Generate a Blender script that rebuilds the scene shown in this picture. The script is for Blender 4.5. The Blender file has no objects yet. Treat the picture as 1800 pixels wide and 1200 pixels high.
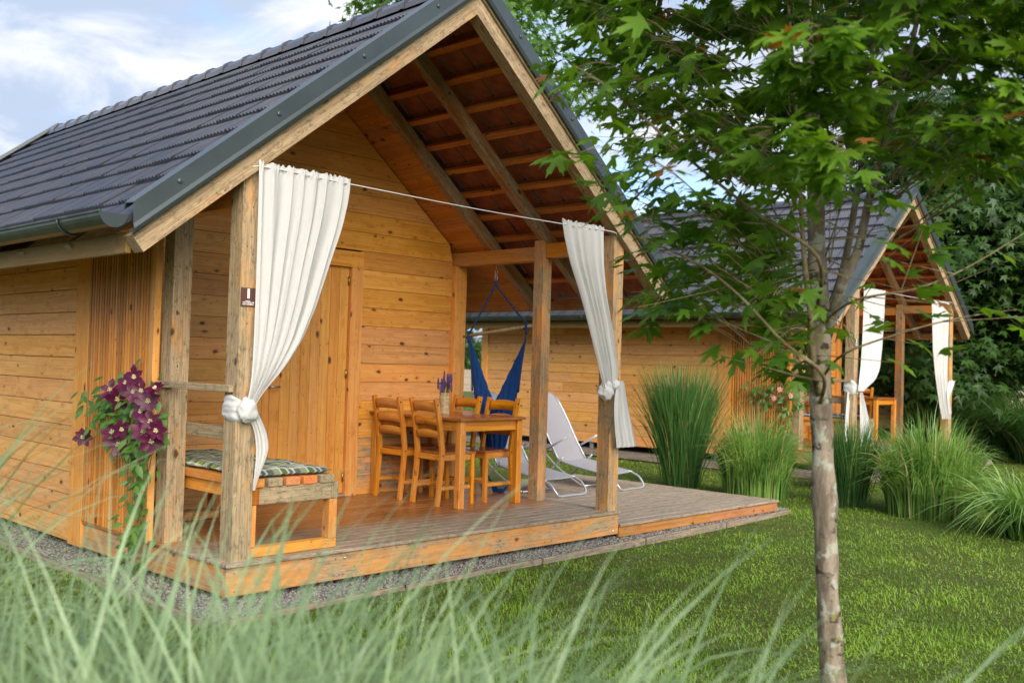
import bpy, math, random
import numpy as np
from mathutils import Vector, Matrix, noise as mnoise

random.seed(7)
rng = np.random.default_rng(7)
SC = bpy.context.scene
COL = SC.collection

# ------------------------------------------------------------------ camera
YAW, PITCH, ROLL = 0.802055, 0.0234641, 0.0293972
CAM = Vector((-3.5536, -6.0519, 1.40))
_f = Vector((math.sin(YAW)*math.cos(PITCH), math.cos(YAW)*math.cos(PITCH), math.sin(PITCH)))
_r0 = Vector((math.cos(YAW), -math.sin(YAW), 0)); _u0 = _r0.cross(_f)
_r = _r0*math.cos(ROLL) + _u0*math.sin(ROLL); _u = -_r0*math.sin(ROLL) + _u0*math.cos(ROLL)
cd = bpy.data.cameras.new('camera'); cam = bpy.data.objects.new('camera', cd); COL.objects.link(cam)
cam.matrix_world = Matrix(((_r.x, _u.x, -_f.x, CAM.x), (_r.y, _u.y, -_f.y, CAM.y), (_r.z, _u.z, -_f.z, CAM.z), (0, 0, 0, 1)))
cd.sensor_width = 36; cd.lens = 35.06; cd.clip_end = 3000; cd.clip_start = 0.05
cd.dof.use_dof = True; cd.dof.focus_distance = 8.6; cd.dof.aperture_fstop = 2.1; cd.dof.aperture_blades = 9
SC.camera = cam

# ------------------------------------------------------------------ sky, sun, exposure
SUN_EL, SUN_AZ = math.radians(31), math.radians(-154)      # azimuth of the sun measured from +Y towards +X
W = bpy.data.worlds.new("World"); SC.world = W; W.use_nodes = True
nt = W.node_tree; nt.nodes.clear()
def wn(t, **k):
    n = nt.nodes.new(t)
    for a, b in k.items(): setattr(n, a, b)
    return n
out = wn('ShaderNodeOutputWorld'); bg = wn('ShaderNodeBackground'); bg.inputs['Strength'].default_value = 0.11
sky = wn('ShaderNodeTexSky', sky_type='NISHITA'); sky.sun_disc = False
sky.sun_elevation = SUN_EL; sky.sun_rotation = SUN_AZ; sky.air_density = 1.0; sky.dust_density = 1.2; sky.ozone_density = 1.5
geo = wn('ShaderNodeTexCoord'); sep = wn('ShaderNodeSeparateXYZ'); nt.links.new(geo.outputs['Generated'], sep.inputs[0])
zz = wn('ShaderNodeMath', operation='ADD'); nt.links.new(sep.outputs['Z'], zz.inputs[0]); zz.inputs[1].default_value = 0.22
zm = wn('ShaderNodeMath', operation='MAXIMUM'); nt.links.new(zz.outputs[0], zm.inputs[0]); zm.inputs[1].default_value = 0.08
dx = wn('ShaderNodeMath', operation='DIVIDE'); dy = wn('ShaderNodeMath', operation='DIVIDE')
for d, o in ((dx, 'X'), (dy, 'Y')):
    nt.links.new(sep.outputs[o], d.inputs[0]); nt.links.new(zm.outputs[0], d.inputs[1])
cmb = wn('ShaderNodeCombineXYZ'); nt.links.new(dx.outputs[0], cmb.inputs[0]); nt.links.new(dy.outputs[0], cmb.inputs[1])
cmb.inputs[2].default_value = 3.1
def cloud(scale, detail, rough, lo, hi, dist=0.3):
    n = wn('ShaderNodeTexNoise'); n.inputs['Scale'].default_value = scale; n.inputs['Detail'].default_value = detail
    n.inputs['Roughness'].default_value = rough; n.inputs['Distortion'].default_value = dist
    nt.links.new(cmb.outputs[0], n.inputs['Vector'])
    m = wn('ShaderNodeMapRange', interpolation_type='SMOOTHSTEP'); m.inputs['From Min'].default_value = lo; m.inputs['From Max'].default_value = hi
    nt.links.new(n.outputs['Fac'], m.inputs['Value']); return m.outputs[0]
cover = cloud(1.15, 9, 0.52, 0.37, 0.53)
shade = cloud(2.6, 9, 0.58, 0.42, 0.66, 0.6)
ccol = wn('ShaderNodeMix', data_type='RGBA'); nt.links.new(shade, ccol.inputs['Factor'])
ccol.inputs['A'].default_value = (2.2, 2.65, 3.45, 1); ccol.inputs['B'].default_value = (3.9, 4.0, 4.35, 1)
skyb = wn('ShaderNodeMix', data_type='RGBA', blend_type='MULTIPLY'); skyb.inputs['Factor'].default_value = 1
nt.links.new(sky.outputs[0], skyb.inputs['A']); skyb.inputs['B'].default_value = (0.85, 0.95, 1.1, 1)
mx = wn('ShaderNodeMix', data_type='RGBA'); nt.links.new(cover, mx.inputs['Factor'])
nt.links.new(skyb.outputs['Result'], mx.inputs['A']); nt.links.new(ccol.outputs['Result'], mx.inputs['B'])
nt.links.new(mx.outputs['Result'], bg.inputs[0]); nt.links.new(bg.outputs[0], out.inputs[0])
sl = bpy.data.lights.new('sun', 'SUN'); sun = bpy.data.objects.new('sun', sl); COL.objects.link(sun)
sl.energy = 2.5; sl.angle = math.radians(48); sl.color = (1.0, 0.93, 0.82)
_sd = Vector((math.sin(SUN_AZ)*math.cos(SUN_EL), math.cos(SUN_AZ)*math.cos(SUN_EL), math.sin(SUN_EL)))
sun.rotation_euler = _sd.to_track_quat('Z', 'Y').to_euler()
vs = SC.view_settings; vs.view_transform = 'Standard'; vs.look = 'None'; vs.exposure = 1.27; vs.gamma = 1; vs.use_curve_mapping = False
SC.render.engine = 'CYCLES'; SC.cycles.use_denoising = True; SC.cycles.max_bounces = 8
SC.cycles.diffuse_bounces = 5; SC.cycles.transparent_max_bounces = 8

# ------------------------------------------------------------------ materials
class N:
    def __init__(s, name):
        s.m = bpy.data.materials.new(name); s.m.use_nodes = True; s.t = s.m.node_tree
        s.b = s.t.nodes['Principled BSDF']; s.o = s.t.nodes['Material Output']
    def n(s, t, ins=None, **k):
        x = s.t.nodes.new(t)
        for a, b in k.items(): setattr(x, a, b)
        for a, b in (ins or {}).items(): s.set(x.inputs[a], b)
        return x
    def set(s, inp, v):
        if isinstance(v, bpy.types.NodeSocket): s.t.links.new(v, inp)
        else: inp.default_value = v
    def math(s, op, a, b=0.0, c=0.0, clamp=False):
        x = s.t.nodes.new('ShaderNodeMath'); x.operation = op; x.use_clamp = clamp
        for i, v in enumerate((a, b, c)): s.set(x.inputs[i], v)
        return x.outputs[0]
    def mix(s, f, a, b, mode='MIX'):
        x = s.t.nodes.new('ShaderNodeMix'); x.data_type = 'RGBA'; x.blend_type = mode
        s.set(x.inputs['Factor'], f); s.set(x.inputs['A'], a); s.set(x.inputs['B'], b); return x.outputs['Result']
    def rng(s, v, lo, hi, a=0.0, b=1.0):
        x = s.t.nodes.new('ShaderNodeMapRange'); x.interpolation_type = 'SMOOTHSTEP'
        for k, w in (('Value', v), ('From Min', lo), ('From Max', hi), ('To Min', a), ('To Max', b)): s.set(x.inputs[k], w)
        return x.outputs[0]
    def noise(s, vec, scale, detail=3, rough=0.5, dist=0.0, col=False):
        x = s.n('ShaderNodeTexNoise', {'Scale': scale, 'Detail': detail, 'Roughness': rough, 'Distortion': dist})
        if vec is not None: s.t.links.new(vec, x.inputs['Vector'])
        return x.outputs['Color' if col else 'Fac']
    def vscale(s, v, sc):
        x = s.n('ShaderNodeVectorMath', operation='MULTIPLY'); s.t.links.new(v, x.inputs[0]); x.inputs[1].default_value = sc; return x.outputs[0]
    def vadd(s, a, b):
        x = s.n('ShaderNodeVectorMath', operation='ADD'); s.set(x.inputs[0], a); s.set(x.inputs[1], b); return x.outputs[0]
    def bump(s, h, strength=0.3, dist=0.01):
        x = s.n('ShaderNodeBump', {'Strength': strength, 'Distance': dist, 'Height': h}); s.t.links.new(x.outputs[0], s.b.inputs['Normal'])
    def P(s, **k):
        for a, b in k.items(): s.set(s.b.inputs[a.replace('_', ' ')], b)
C4 = lambda c: (c[0], c[1], c[2], 1.0)

def wood(name, light, dark, grey=(0.43, 0.335, 0.205), rough=0.5, knots=1.0, knot_col=(0.045, 0.017, 0.006), spec=0.35, blotch=0.35):
    g = N(name); tc = g.n('ShaderNodeTexCoord'); oi = g.n('ShaderNodeObjectInfo')
    rnd = oi.outputs['Random']
    off = g.n('ShaderNodeCombineXYZ', {0: g.math('MULTIPLY', rnd, 91.7), 1: g.math('MULTIPLY', rnd, 37.3), 2: g.math('MULTIPLY', rnd, 53.9)})
    p = g.vadd(tc.outputs['Object'], off.outputs[0])
    # knots
    kw = g.n('ShaderNodeVectorMath', operation='SCALE'); g.t.links.new(g.noise(g.vscale(p, (9, 22, 22)), 1.0, 3, 0.6, col=True), kw.inputs[0]); kw.inputs['Scale'].default_value = 0.30
    kp = g.vadd(g.vscale(p, (5.4, 10.0, 10.0)), kw.outputs[0])
    vo = g.n('ShaderNodeTexVoronoi', {'Scale': 1.0, 'Randomness': 1.0}, feature='F1'); g.t.links.new(kp, vo.inputs['Vector'])
    sepc = g.n('ShaderNodeSeparateColor'); g.t.links.new(vo.outputs['Color'], sepc.inputs[0])
    size = g.rng(g.math('POWER', sepc.outputs[0], 2.0), 0.0, 1.0, 0.06, 0.23)
    d = vo.outputs['Distance']
    kn = g.math('SUBTRACT', 1.0, g.rng(g.math('DIVIDE', d, size), 0.55, 1.15), clamp=True)
    halo = g.math('SUBTRACT', 1.0, g.rng(d, 0.06, 0.42), clamp=True)
    # tiny dark specks
    v2 = g.n('ShaderNodeTexVoronoi', {'Scale': 1.0}, feature='F1'); g.t.links.new(g.vscale(p, (15, 30, 30)), v2.inputs['Vector'])
    sp2 = g.n('ShaderNodeSeparateColor'); g.t.links.new(v2.outputs['Color'], sp2.inputs[0])
    speck = g.math('MULTIPLY', g.math('LESS_THAN', v2.outputs['Distance'], 0.13), g.math('GREATER_THAN', sp2.outputs[0], 0.72))
    # grain, bent around the knots
    bend = g.n('ShaderNodeCombineXYZ', {0: 0.0, 1: g.math('MULTIPLY', halo, 0.035), 2: g.math('MULTIPLY', halo, 0.035)})
    gp = g.vadd(p, bend.outputs[0])
    wob = g.noise(g.vscale(p, (1.3, 4, 4)), 1.0, 2, 0.5)
    gp = g.vadd(gp, g.n('ShaderNodeCombineXYZ', {1: g.math('MULTIPLY', wob, 0.05), 2: g.math('MULTIPLY', wob, 0.05)}).outputs[0])
    fine = g.noise(g.vscale(gp, (2.2, 95, 95)), 1.0, 4, 0.6)
    rings = g.noise(g.vscale(gp, (0.8, 26, 26)), 1.0, 3, 0.55, 0.4)
    big = g.noise(g.vscale(p, (0.9, 2.4, 2.4)), 1.0, 4, 0.6)
    gf = g.math('ADD', g.math('MULTIPLY', g.rng(rings, 0.38, 0.62), 0.55), g.math('MULTIPLY', g.rng(fine, 0.38, 0.62), 0.45))
    lines = g.rng(g.noise(g.vscale(gp, (0.6, 60, 60)), 1.0, 2, 0.5), 0.56, 0.70)
    c = g.mix(gf, C4(dark), C4(light))
    c = g.mix(g.math('MULTIPLY', g.rng(big, 0.52, 0.72), blotch), c, C4([x*0.62 for x in dark]))
    c = g.mix(g.math('MULTIPLY', halo, 0.30), c, C4([dark[0]*0.8, dark[1]*0.62, dark[2]*0.5]))
    c = g.mix(g.math('MULTIPLY', lines, 0.42), c, C4([dark[0]*0.55, dark[1]*0.45, dark[2]*0.4]))
    dirt = g.rng(g.noise(g.vscale(p, (3.5, 7, 7)), 1.0, 7, 0.72), 0.50, 0.70)
    c = g.mix(g.math('MULTIPLY', dirt, 0.30), c, C4([dark[0]*0.55, dark[1]*0.50, dark[2]*0.55]))
    # per-board tone
    hv = g.n('ShaderNodeHueSaturation', {'Hue': g.math('ADD', 0.495, g.math('MULTIPLY', g.math('FRACT', g.math('MULTIPLY', rnd, 7.13)), 0.009)),
        'Saturation': g.math('ADD', 0.97, g.math('MULTIPLY', g.math('FRACT', g.math('MULTIPLY', rnd, 3.77)), 0.10)),
        'Value': g.math('ADD', 0.89, g.math('MULTIPLY', g.math('FRACT', g.math('MULTIPLY', rnd, 11.3)), 0.18)), 'Color': c})
    c = g.mix(1.0, hv.outputs[0], oi.outputs['Color'], 'MULTIPLY')
    # weathering (amount in the object's alpha)
    wn1 = g.noise(g.vscale(p, (2.4, 9, 9)), 1.0, 6, 0.68)
    wm = g.math('SUBTRACT', g.math('ADD', wn1, g.math('MULTIPLY', oi.outputs['Alpha'], 0.62)), 0.62)
    wf = g.math('MULTIPLY', g.rng(wm, -0.06, 0.20), g.rng(oi.outputs['Alpha'], 0.0, 0.25))
    gc = g.mix(g.rng(fine, 0.35, 0.65), C4([x*0.52 for x in grey]), C4(grey))
    gc = g.mix(g.math('MULTIPLY', g.rng(big, 0.5, 0.75), 0.45), gc, (0.20, 0.19, 0.11, 1))
    c = g.mix(g.math('MULTIPLY', wf, 0.88), c, gc)
    mould = g.noise(g.vscale(p, (14, 30, 30)), 1.0, 5, 0.7)
    c = g.mix(g.math('MULTIPLY', g.math('MULTIPLY', g.rng(mould, 0.48, 0.70), wf), 0.60), c, (0.05, 0.042, 0.03, 1))
    kf = g.math('MULTIPLY', g.math('MULTIPLY', kn, knots*0.88), g.math('GREATER_THAN', g.math('ADD', sepc.outputs[1], g.math('MULTIPLY', g.math('FRACT', g.math('MULTIPLY', rnd, 5.9)), 0.7)), 0.62))
    c = g.mix(kf, c, C4(knot_col))
    c = g.mix(g.math('MULTIPLY', speck, 0.75*knots), c, C4(knot_col))
    g.P(Base_Color=c, Roughness=g.math('ADD', rough, g.math('ADD', g.math('MULTIPLY', wf, 0.25), g.math('MULTIPLY', fine, 0.12))), Specular_IOR_Level=spec)
    g.bump(g.math('SUBTRACT', g.math('ADD', fine, g.math('MULTIPLY', rings, 0.6)), kf), 0.35, 0.003)
    return g.m

def plain(name, col, rough=0.5, metal=0.0, var=0.0, vscale=6, bump=0.0, spec=0.5, bscale=60):
    g = N(name); tc = g.n('ShaderNodeTexCoord')
    c = C4(col)
    if var:
        nz = g.noise(tc.outputs['Object'], vscale, 5, 0.6)
        c = g.mix(g.rng(nz, 0.35, 0.65), C4([x*(1-var) for x in col]), C4([min(1, x*(1+var*0.6)) for x in col]))
    g.P(Base_Color=c, Roughness=rough, Metallic=metal, Specular_IOR_Level=spec)
    if bump: g.bump(g.noise(tc.outputs['Object'], bscale, 4, 0.6), bump, 0.004)
    return g.m

M = {}
M['pine'] = wood('stained_pine', (0.80, 0.395, 0.112), (0.68, 0.295, 0.068), rough=0.42)
M['pale'] = wood('weathered_stained_pine', (0.75, 0.390, 0.130), (0.63, 0.290, 0.082), rough=0.58, blotch=0.25)
M['honey'] = wood('honey_pine_furniture', (0.66, 0.29, 0.060), (0.52, 0.19, 0.030), rough=0.30, knots=0.5, blotch=0.2, spec=0.5)
M['redtop'] = wood('reddish_varnished_pine', (0.42, 0.15, 0.04), (0.26, 0.08, 0.022), rough=0.16, knots=0.4, spec=0.6)
M['soffit'] = wood('soffit_pine', (0.64, 0.275, 0.070), (0.48, 0.18, 0.040), rough=0.45)
M['deck'] = wood('decking', (0.42, 0.185, 0.062), (0.27, 0.10, 0.034), grey=(0.42, 0.345, 0.255), rough=0.24, knots=0.35, spec=0.5)
M['metal'] = plain('slate_grey_sheet_metal', (0.042, 0.054, 0.058), 0.36, 0.0, 0.14, 3, 0.0, 0.5)
M['gutter'] = plain('dark_green_grey_gutter', (0.036, 0.047, 0.044), 0.34, 0.0, 0.3, 5, 0.0, 0.5)
M['terra'] = plain('terracotta_tile_underside', (0.27, 0.072, 0.030), 0.8, 0, 0.25, 9, 0.2)
M['steel'] = plain('galvanised_steel', (0.5, 0.5, 0.5), 0.35, 0.9, 0.2, 20)
M['tube'] = plain('silver_grey_tube', (0.52, 0.53, 0.55), 0.32, 0.55)
M['blacksteel'] = plain('dark_bolt', (0.02, 0.018, 0.016), 0.4, 0.6)
M['brass'] = plain('brass_hinge', (0.45, 0.30, 0.10), 0.3, 0.9)
M['plaque'] = plain('brown_plaque', (0.105, 0.045, 0.036), 0.35)
M['white'] = plain('white_lettering', (0.85, 0.83, 0.80), 0.5)
M['yellow'] = plain('yellow_plate', (0.62, 0.43, 0.03), 0.5)
M['rope'] = plain('white_cord', (0.62, 0.60, 0.56), 0.8)
M['bluerope'] = plain('navy_rope', (0.018, 0.045, 0.14), 0.85, 0, 0.3, 60, 0.4)
M['twine'] = plain('jute_twine', (0.42, 0.31, 0.17), 0.9, 0, 0.35, 50, 0.6)
M['timberedge'] = wood('edging_timber', (0.40, 0.27, 0.17), (0.27, 0.17, 0.10), grey=(0.33, 0.27, 0.21), rough=0.8, knots=0.3)

def tile_mat():
    g = N('dark_engobe_tile'); oi = g.n('ShaderNodeObjectInfo'); tc = g.n('ShaderNodeTexCoord'); ge = g.n('ShaderNodeNewGeometry')
    nz = g.noise(ge.outputs['Position'], 3.1, 5, 0.6); n2 = g.noise(ge.outputs['Position'], 26, 4, 0.6)
    r = oi.outputs['Random']
    c = g.mix(g.rng(g.math('ADD', g.math('MULTIPLY', r, 0.12), g.math('MULTIPLY', nz, 0.88)), 0.3, 0.7), (0.042, 0.045, 0.060, 1), (0.072, 0.068, 0.078, 1))
    c = g.mix(g.math('MULTIPLY', g.rng(g.noise(ge.outputs['Position'], 9, 6, 0.7), 0.54, 0.66), 0.45), c, (0.10, 0.09, 0.075, 1))
    g.P(Base_Color=c, Roughness=g.math('ADD', 0.08, g.math('MULTIPLY', n2, 0.22)), Specular_IOR_Level=0.7)
    g.bump(nz, 0.05, 0.01); return g.m
M['tile'] = tile_mat()

def cloth(name, col, rough=0.85, trans=0.35, weave=420, var=0.04):
    g = N(name); tc = g.n('ShaderNodeTexCoord')
    w1 = g.n('ShaderNodeTexWave', {'Scale': weave, 'Distortion': 0.3}, wave_type='BANDS', bands_direction='Z'); g.t.links.new(tc.outputs['Object'], w1.inputs['Vector'])
    nz = g.noise(tc.outputs['Object'], 7, 4, 0.6)
    c = g.mix(nz, C4([x*(1-var*2) for x in col]), C4(col))
    g.P(Base_Color=c, Roughness=rough, Specular_IOR_Level=0.15, Sheen_Weight=0.15)
    g.bump(g.math('ADD', g.math('MULTIPLY', w1.outputs['Fac'], 0.02), g.noise(g.vscale(tc.outputs['Object'], (13, 13, 5)), 1.0, 6, 0.62, 1.2)), 0.5, 0.018)
    if trans:
        tr = g.n('ShaderNodeBsdfTranslucent', {'Color': C4(col)})
        ms = g.n('ShaderNodeMixShader', {0: trans}); g.t.links.new(g.b.outputs[0], ms.inputs[1]); g.t.links.new(tr.outputs[0], ms.inputs[2])
        g.t.links.new(ms.outputs[0], g.o.inputs[0])
    return g.m
M['curtain'] = cloth('white_cotton', (0.75, 0.745, 0.725), trans=0.30)
M['sling'] = cloth('pale_mauve_sling', (0.35, 0.325, 0.34), trans=0.12)
M['blue'] = cloth('royal_blue_canvas', (0.012, 0.065, 0.25), trans=0.2, var=0.12)

def plaid(name, a, b, c_, dk):
    g = N(name); tc = g.n('ShaderNodeTexCoord'); s = g.n('ShaderNodeSeparateXYZ'); g.t.links.new(tc.outputs['Object'], s.inputs[0])
    def stripes(v, per, ramp):
        f = g.math('FRACT', g.math('DIVIDE', v, per)); r = g.n('ShaderNodeValToRGB'); r.color_ramp.interpolation = 'CONSTANT'
        e = r.color_ramp.elements
        e[0].position = 0; e[0].color = C4(ramp[0][1]); e[1].position = ramp[1][0]; e[1].color = C4(ramp[1][1])
        for q, col in ramp[2:]: x = e.new(q); x.color = C4(col)
        g.t.links.new(f, r.inputs[0]); return r.outputs[0]
    wh = (0.80, 0.80, 0.72)
    sx = stripes(g.math('ADD', s.outputs['Y'], 5), 0.205, [(0, a), (0.30, wh), (0.36, b), (0.62, c_), (0.68, wh), (0.74, c_), (0.80, wh), (0.90, dk)])
    sy = stripes(g.math('ADD', s.outputs['X'], 5), 0.230, [(0, c_), (0.22, wh), (0.28, b), (0.50, wh), (0.58, dk), (0.72, wh), (0.80, dk)])
    c = g.mix(0.5, sx, sy)
    g.P(Base_Color=c, Roughness=0.9, Specular_IOR_Level=0.1)
    w1 = g.n('ShaderNodeTexWave', {'Scale': 300.0}); g.t.links.new(tc.outputs['Object'], w1.inputs['Vector'])
    g.bump(g.math('ADD', w1.outputs['Fac'], g.math('MULTIPLY', g.noise(tc.outputs['Object'], 14, 3), 3)), 0.2, 0.003)
    return g.m
M['plaid'] = plaid('green_plaid', (0.34, 0.43, 0.04), (0.10, 0.14, 0.05), (0.36, 0.37, 0.28), (0.10, 0.105, 0.15))
M['plaid2'] = plaid('pink_plaid', (0.30, 0.10, 0.12), (0.035, 0.04, 0.09), (0.30, 0.22, 0.24), (0.03, 0.03, 0.07))

def leaf_mat(name, lo, hi, rare=None, trans=0.45, rough=0.42, scale=1.3, spec=0.4):
    """colour varies leaf by leaf through noise at the leaf's place"""
    g = N(name); ge = g.n('ShaderNodeNewGeometry'); at = g.n('ShaderNodeAttribute', attribute_name='tone', attribute_type='GEOMETRY')
    nz = g.noise(ge.outputs['Position'], scale, 2, 0.5)
    f = g.math('ADD', g.math('MULTIPLY', at.outputs['Fac'], 0.55), g.math('MULTIPLY', g.rng(nz, 0.36, 0.64), 0.45))
    c = g.mix(f, C4(lo), C4(hi))
    if rare: c = g.mix(g.math('GREATER_THAN', at.outputs['Fac'], 0.985), c, C4(rare))
    g.P(Base_Color=c, Roughness=rough, Specular_IOR_Level=spec)
    tr = g.n('ShaderNodeBsdfTranslucent'); g.t.links.new(g.mix(1.0, c, (1.5, 1.45, 0.5, 1), 'MULTIPLY'), tr.inputs[0])
    ms = g.n('ShaderNodeMixShader', {0: trans}); g.t.links.new(g.b.outputs[0], ms.inputs[1]); g.t.links.new(tr.outputs[0], ms.inputs[2])
    g.t.links.new(ms.outputs[0], g.o.inputs[0]); return g.m
M['maple'] = leaf_mat('maple_leaf', (0.045, 0.125, 0.012), (0.175, 0.315, 0.028), rare=(0.30, 0.13, 0.03), trans=0.5)
M['maplefar'] = leaf_mat('tree_leaf_light', (0.04, 0.12, 0.016), (0.13, 0.25, 0.035), trans=0.4, scale=0.5)
M['darktree'] = leaf_mat('tree_leaf_dark', (0.022, 0.060, 0.014), (0.070, 0.145, 0.026), trans=0.35, scale=0.45)
M['clemleaf'] = leaf_mat('clematis_leaf', (0.045, 0.12, 0.018), (0.13, 0.26, 0.04), trans=0.35, scale=6)
M['petal'] = leaf_mat('burgundy_petal', (0.045, 0.001, 0.018), (0.12, 0.003, 0.046), trans=0.10, scale=8)
M['stamen'] = plain('cream_stamen', (0.72, 0.66, 0.36), 0.7)
M['lavender'] = plain('lavender_bloom', (0.085, 0.045, 0.16), 0.8, 0, 0.3, 80)
M['grassA'] = leaf_mat('upright_grass_blade', (0.030, 0.095, 0.026), (0.11, 0.23, 0.055), rare=(0.36, 0.29, 0.12), trans=0.3, scale=2, rough=0.38)
M['grassB'] = leaf_mat('arching_grass_blade', (0.055, 0.15, 0.020), (0.29, 0.45, 0.12), rare=(0.48, 0.40, 0.20), trans=0.35, scale=2, rough=0.30, spec=0.6)
M['grassC'] = leaf_mat('bluish_grass_blade', (0.10, 0.18, 0.075), (0.37, 0.48, 0.27), trans=0.35, scale=2, rough=0.36, spec=0.5)
M['lawnblade'] = leaf_mat('lawn_blade', (0.055, 0.135, 0.010), (0.28, 0.44, 0.045), trans=0.35, scale=2.1, rough=0.5)

def bark(name, a, b, lichen, moss):
    g = N(name); tc = g.n('ShaderNodeTexCoord'); p = tc.outputs['Object']
    n1 = g.noise(g.vscale(p, (16, 16, 5)), 1.0, 6, 0.65); n2 = g.noise(p, 9, 5, 0.6); n3 = g.noise(p, 15.5, 3, 0.5); n4 = g.noise(g.vscale(p, (9, 9, 16)), 1.0, 3, 0.5)
    c = g.mix(g.rng(n1, 0.35, 0.65), C4(a), C4(b))
    c = g.mix(g.rng(n4, 0.56, 0.64), c, C4([x*0.45 for x in a]))
    c = g.mix(g.math('MULTIPLY', g.rng(n2, 0.55, 0.62), 0.8), c, C4(lichen))
    c = g.mix(g.math('MULTIPLY', g.rng(n3, 0.62, 0.68), 0.8), c, C4(moss))
    g.P(Base_Color=c, Roughness=0.85, Specular_IOR_Level=0.2); g.bump(g.math('ADD', n1, n2), 0.7, 0.01); return g.m
M['bark'] = bark('maple_bark', (0.13, 0.098, 0.070), (0.29, 0.235, 0.175), (0.36, 0.37, 0.30), (0.20, 0.19, 0.05))
M['twig'] = bark('twig_bark', (0.14, 0.10, 0.05), (0.24, 0.19, 0.10), (0.25, 0.23, 0.15), (0.13, 0.14, 0.05))
M['darkbark'] = bark('dark_bark', (0.06, 0.05, 0.04), (0.12, 0.10, 0.08), (0.15, 0.15, 0.12), (0.08, 0.09, 0.03))
M['stone'] = leaf_mat('gravel_stone', (0.09, 0.085, 0.078), (0.33, 0.31, 0.285), trans=0.0, scale=30, rough=0.85)

def ground_mat():
    g = N('lawn_soil'); ge = g.n('ShaderNodeNewGeometry'); p = ge.outputs['Position']
    n1 = g.noise(p, 0.7, 6, 0.6); n2 = g.noise(p, 26, 5, 0.65); n3 = g.noise(p, 150, 3, 0.6)
    c = g.mix(g.rng(n2, 0.3, 0.7), (0.075, 0.075, 0.025, 1), (0.13, 0.17, 0.035, 1))
    c = g.mix(g.math('MULTIPLY', g.rng(n1, 0.5, 0.75), 0.6), c, (0.13, 0.20, 0.035, 1))
    c = g.mix(g.math('MULTIPLY', g.rng(n3, 0.5, 0.7), 0.5), c, (0.035, 0.06, 0.012, 1))
    g.P(Base_Color=c, Roughness=0.95, Specular_IOR_Level=0.1); g.bump(g.math('ADD', n2, n3), 0.8, 0.03); return g.m
M['ground'] = ground_mat()
def gravel_mat():
    g = N('gravel_bed'); ge = g.n('ShaderNodeNewGeometry'); p = ge.outputs['Position']
    v = g.n('ShaderNodeTexVoronoi', {'Scale': 60.0}); g.t.links.new(p, v.inputs['Vector'])
    s = g.n('ShaderNodeSeparateColor'); g.t.links.new(v.outputs['Color'], s.inputs[0])
    c = g.mix(s.outputs[0], (0.09, 0.08, 0.07, 1), (0.27, 0.25, 0.22, 1)); c = g.mix(g.rng(g.noise(p, 2.5, 5), 0.5, 0.62), c, (0.17, 0.115, 0.065, 1))
    g.P(Base_Color=c, Roughness=0.9); g.bump(v.outputs['Distance'], 1.0, 0.02); return g.m
M['gravel'] = gravel_mat()
M['meadow'] = plain('dry_meadow', (0.36, 0.27, 0.15), 0.95, 0, 0.3, 0.6)
M['meadowgreen'] = plain('far_green', (0.13, 0.24, 0.04), 0.95, 0, 0.3, 0.4)
M['hill'] = plain('far_hill', (0.16, 0.19, 0.19), 0.95, 0, 0.25, 0.02)

# ------------------------------------------------------------------ helpers
def link(o, parent=None):
    COL.objects.link(o)
    if parent is not None: o.parent = parent
    return o
def thing(name, label, cat, loc=(0, 0, 0), rotz=0.0, group=None):
    o = bpy.data.objects.new(name, None); o.empty_display_size = 0.1; o.location = loc; o.rotation_euler = (0, 0, rotz); link(o)
    o['label'] = label; o['category'] = cat
    if group: o['group'] = group
    return o
def tag(o, label, cat, group=None, kind=None):
    o['label'] = label; o['category'] = cat
    if group: o['group'] = group
    if kind: o['kind'] = kind
    return o
def dup(o, parent=None, loc=None, label=None, skip=()):
    c = o.copy(); COL.objects.link(c)
    if parent is not None: c.parent = parent
    if loc is not None: c.location = loc
    if label: c['label'] = label
    for ch in list(KIDS(o)):
        if ch.name.split('.')[0] in skip: continue
        dup(ch, c)
    return c
def KIDS(o): return o.children
def mesh(name, verts, faces, mats, smooth=False, fm=None):
    me = bpy.data.meshes.new(name); me.from_pydata([tuple(v) for v in verts], [], [tuple(f) for f in faces])
    for m in (mats if isinstance(mats, (list, tuple)) else [mats]): me.materials.append(m)
    if fm is not None: me.polygons.foreach_set('material_index', fm)
    if smooth: me.polygons.foreach_set('use_smooth', [True]*len(me.polygons))
    me.update(); return me
def obj(name, me, parent=None, col=None):
    o = bpy.data.objects.new(name, me); link(o, parent)
    if col is not None: o.color = col
    return o
def npmesh(name, V, F, mat, smooth=False, tone=None):
    """V (n,3), F (m,k) arrays; quick build"""
    me = bpy.data.meshes.new(name); V = np.asarray(V, np.float32); F = np.asarray(F, np.int32); k = F.shape[1]
    me.vertices.add(len(V)); me.vertices.foreach_set('co', V.ravel())
    me.loops.add(F.size); me.loops.foreach_set('vertex_index', F.ravel())
    me.polygons.add(len(F)); me.polygons.foreach_set('loop_start', np.arange(0, F.size, k, dtype=np.int32))
    try: me.polygons.foreach_set('loop_total', np.full(len(F), k, dtype=np.int32))
    except Exception: pass
    if smooth: me.polygons.foreach_set('use_smooth', np.ones(len(F), dtype=bool))
    me.materials.append(mat)
    if tone is not None:
        a = me.attributes.new('tone', 'FLOAT', 'POINT'); a.data.foreach_set('value', np.asarray(tone, np.float32))
    me.update(calc_edges=True); me.validate(); return me

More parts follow.
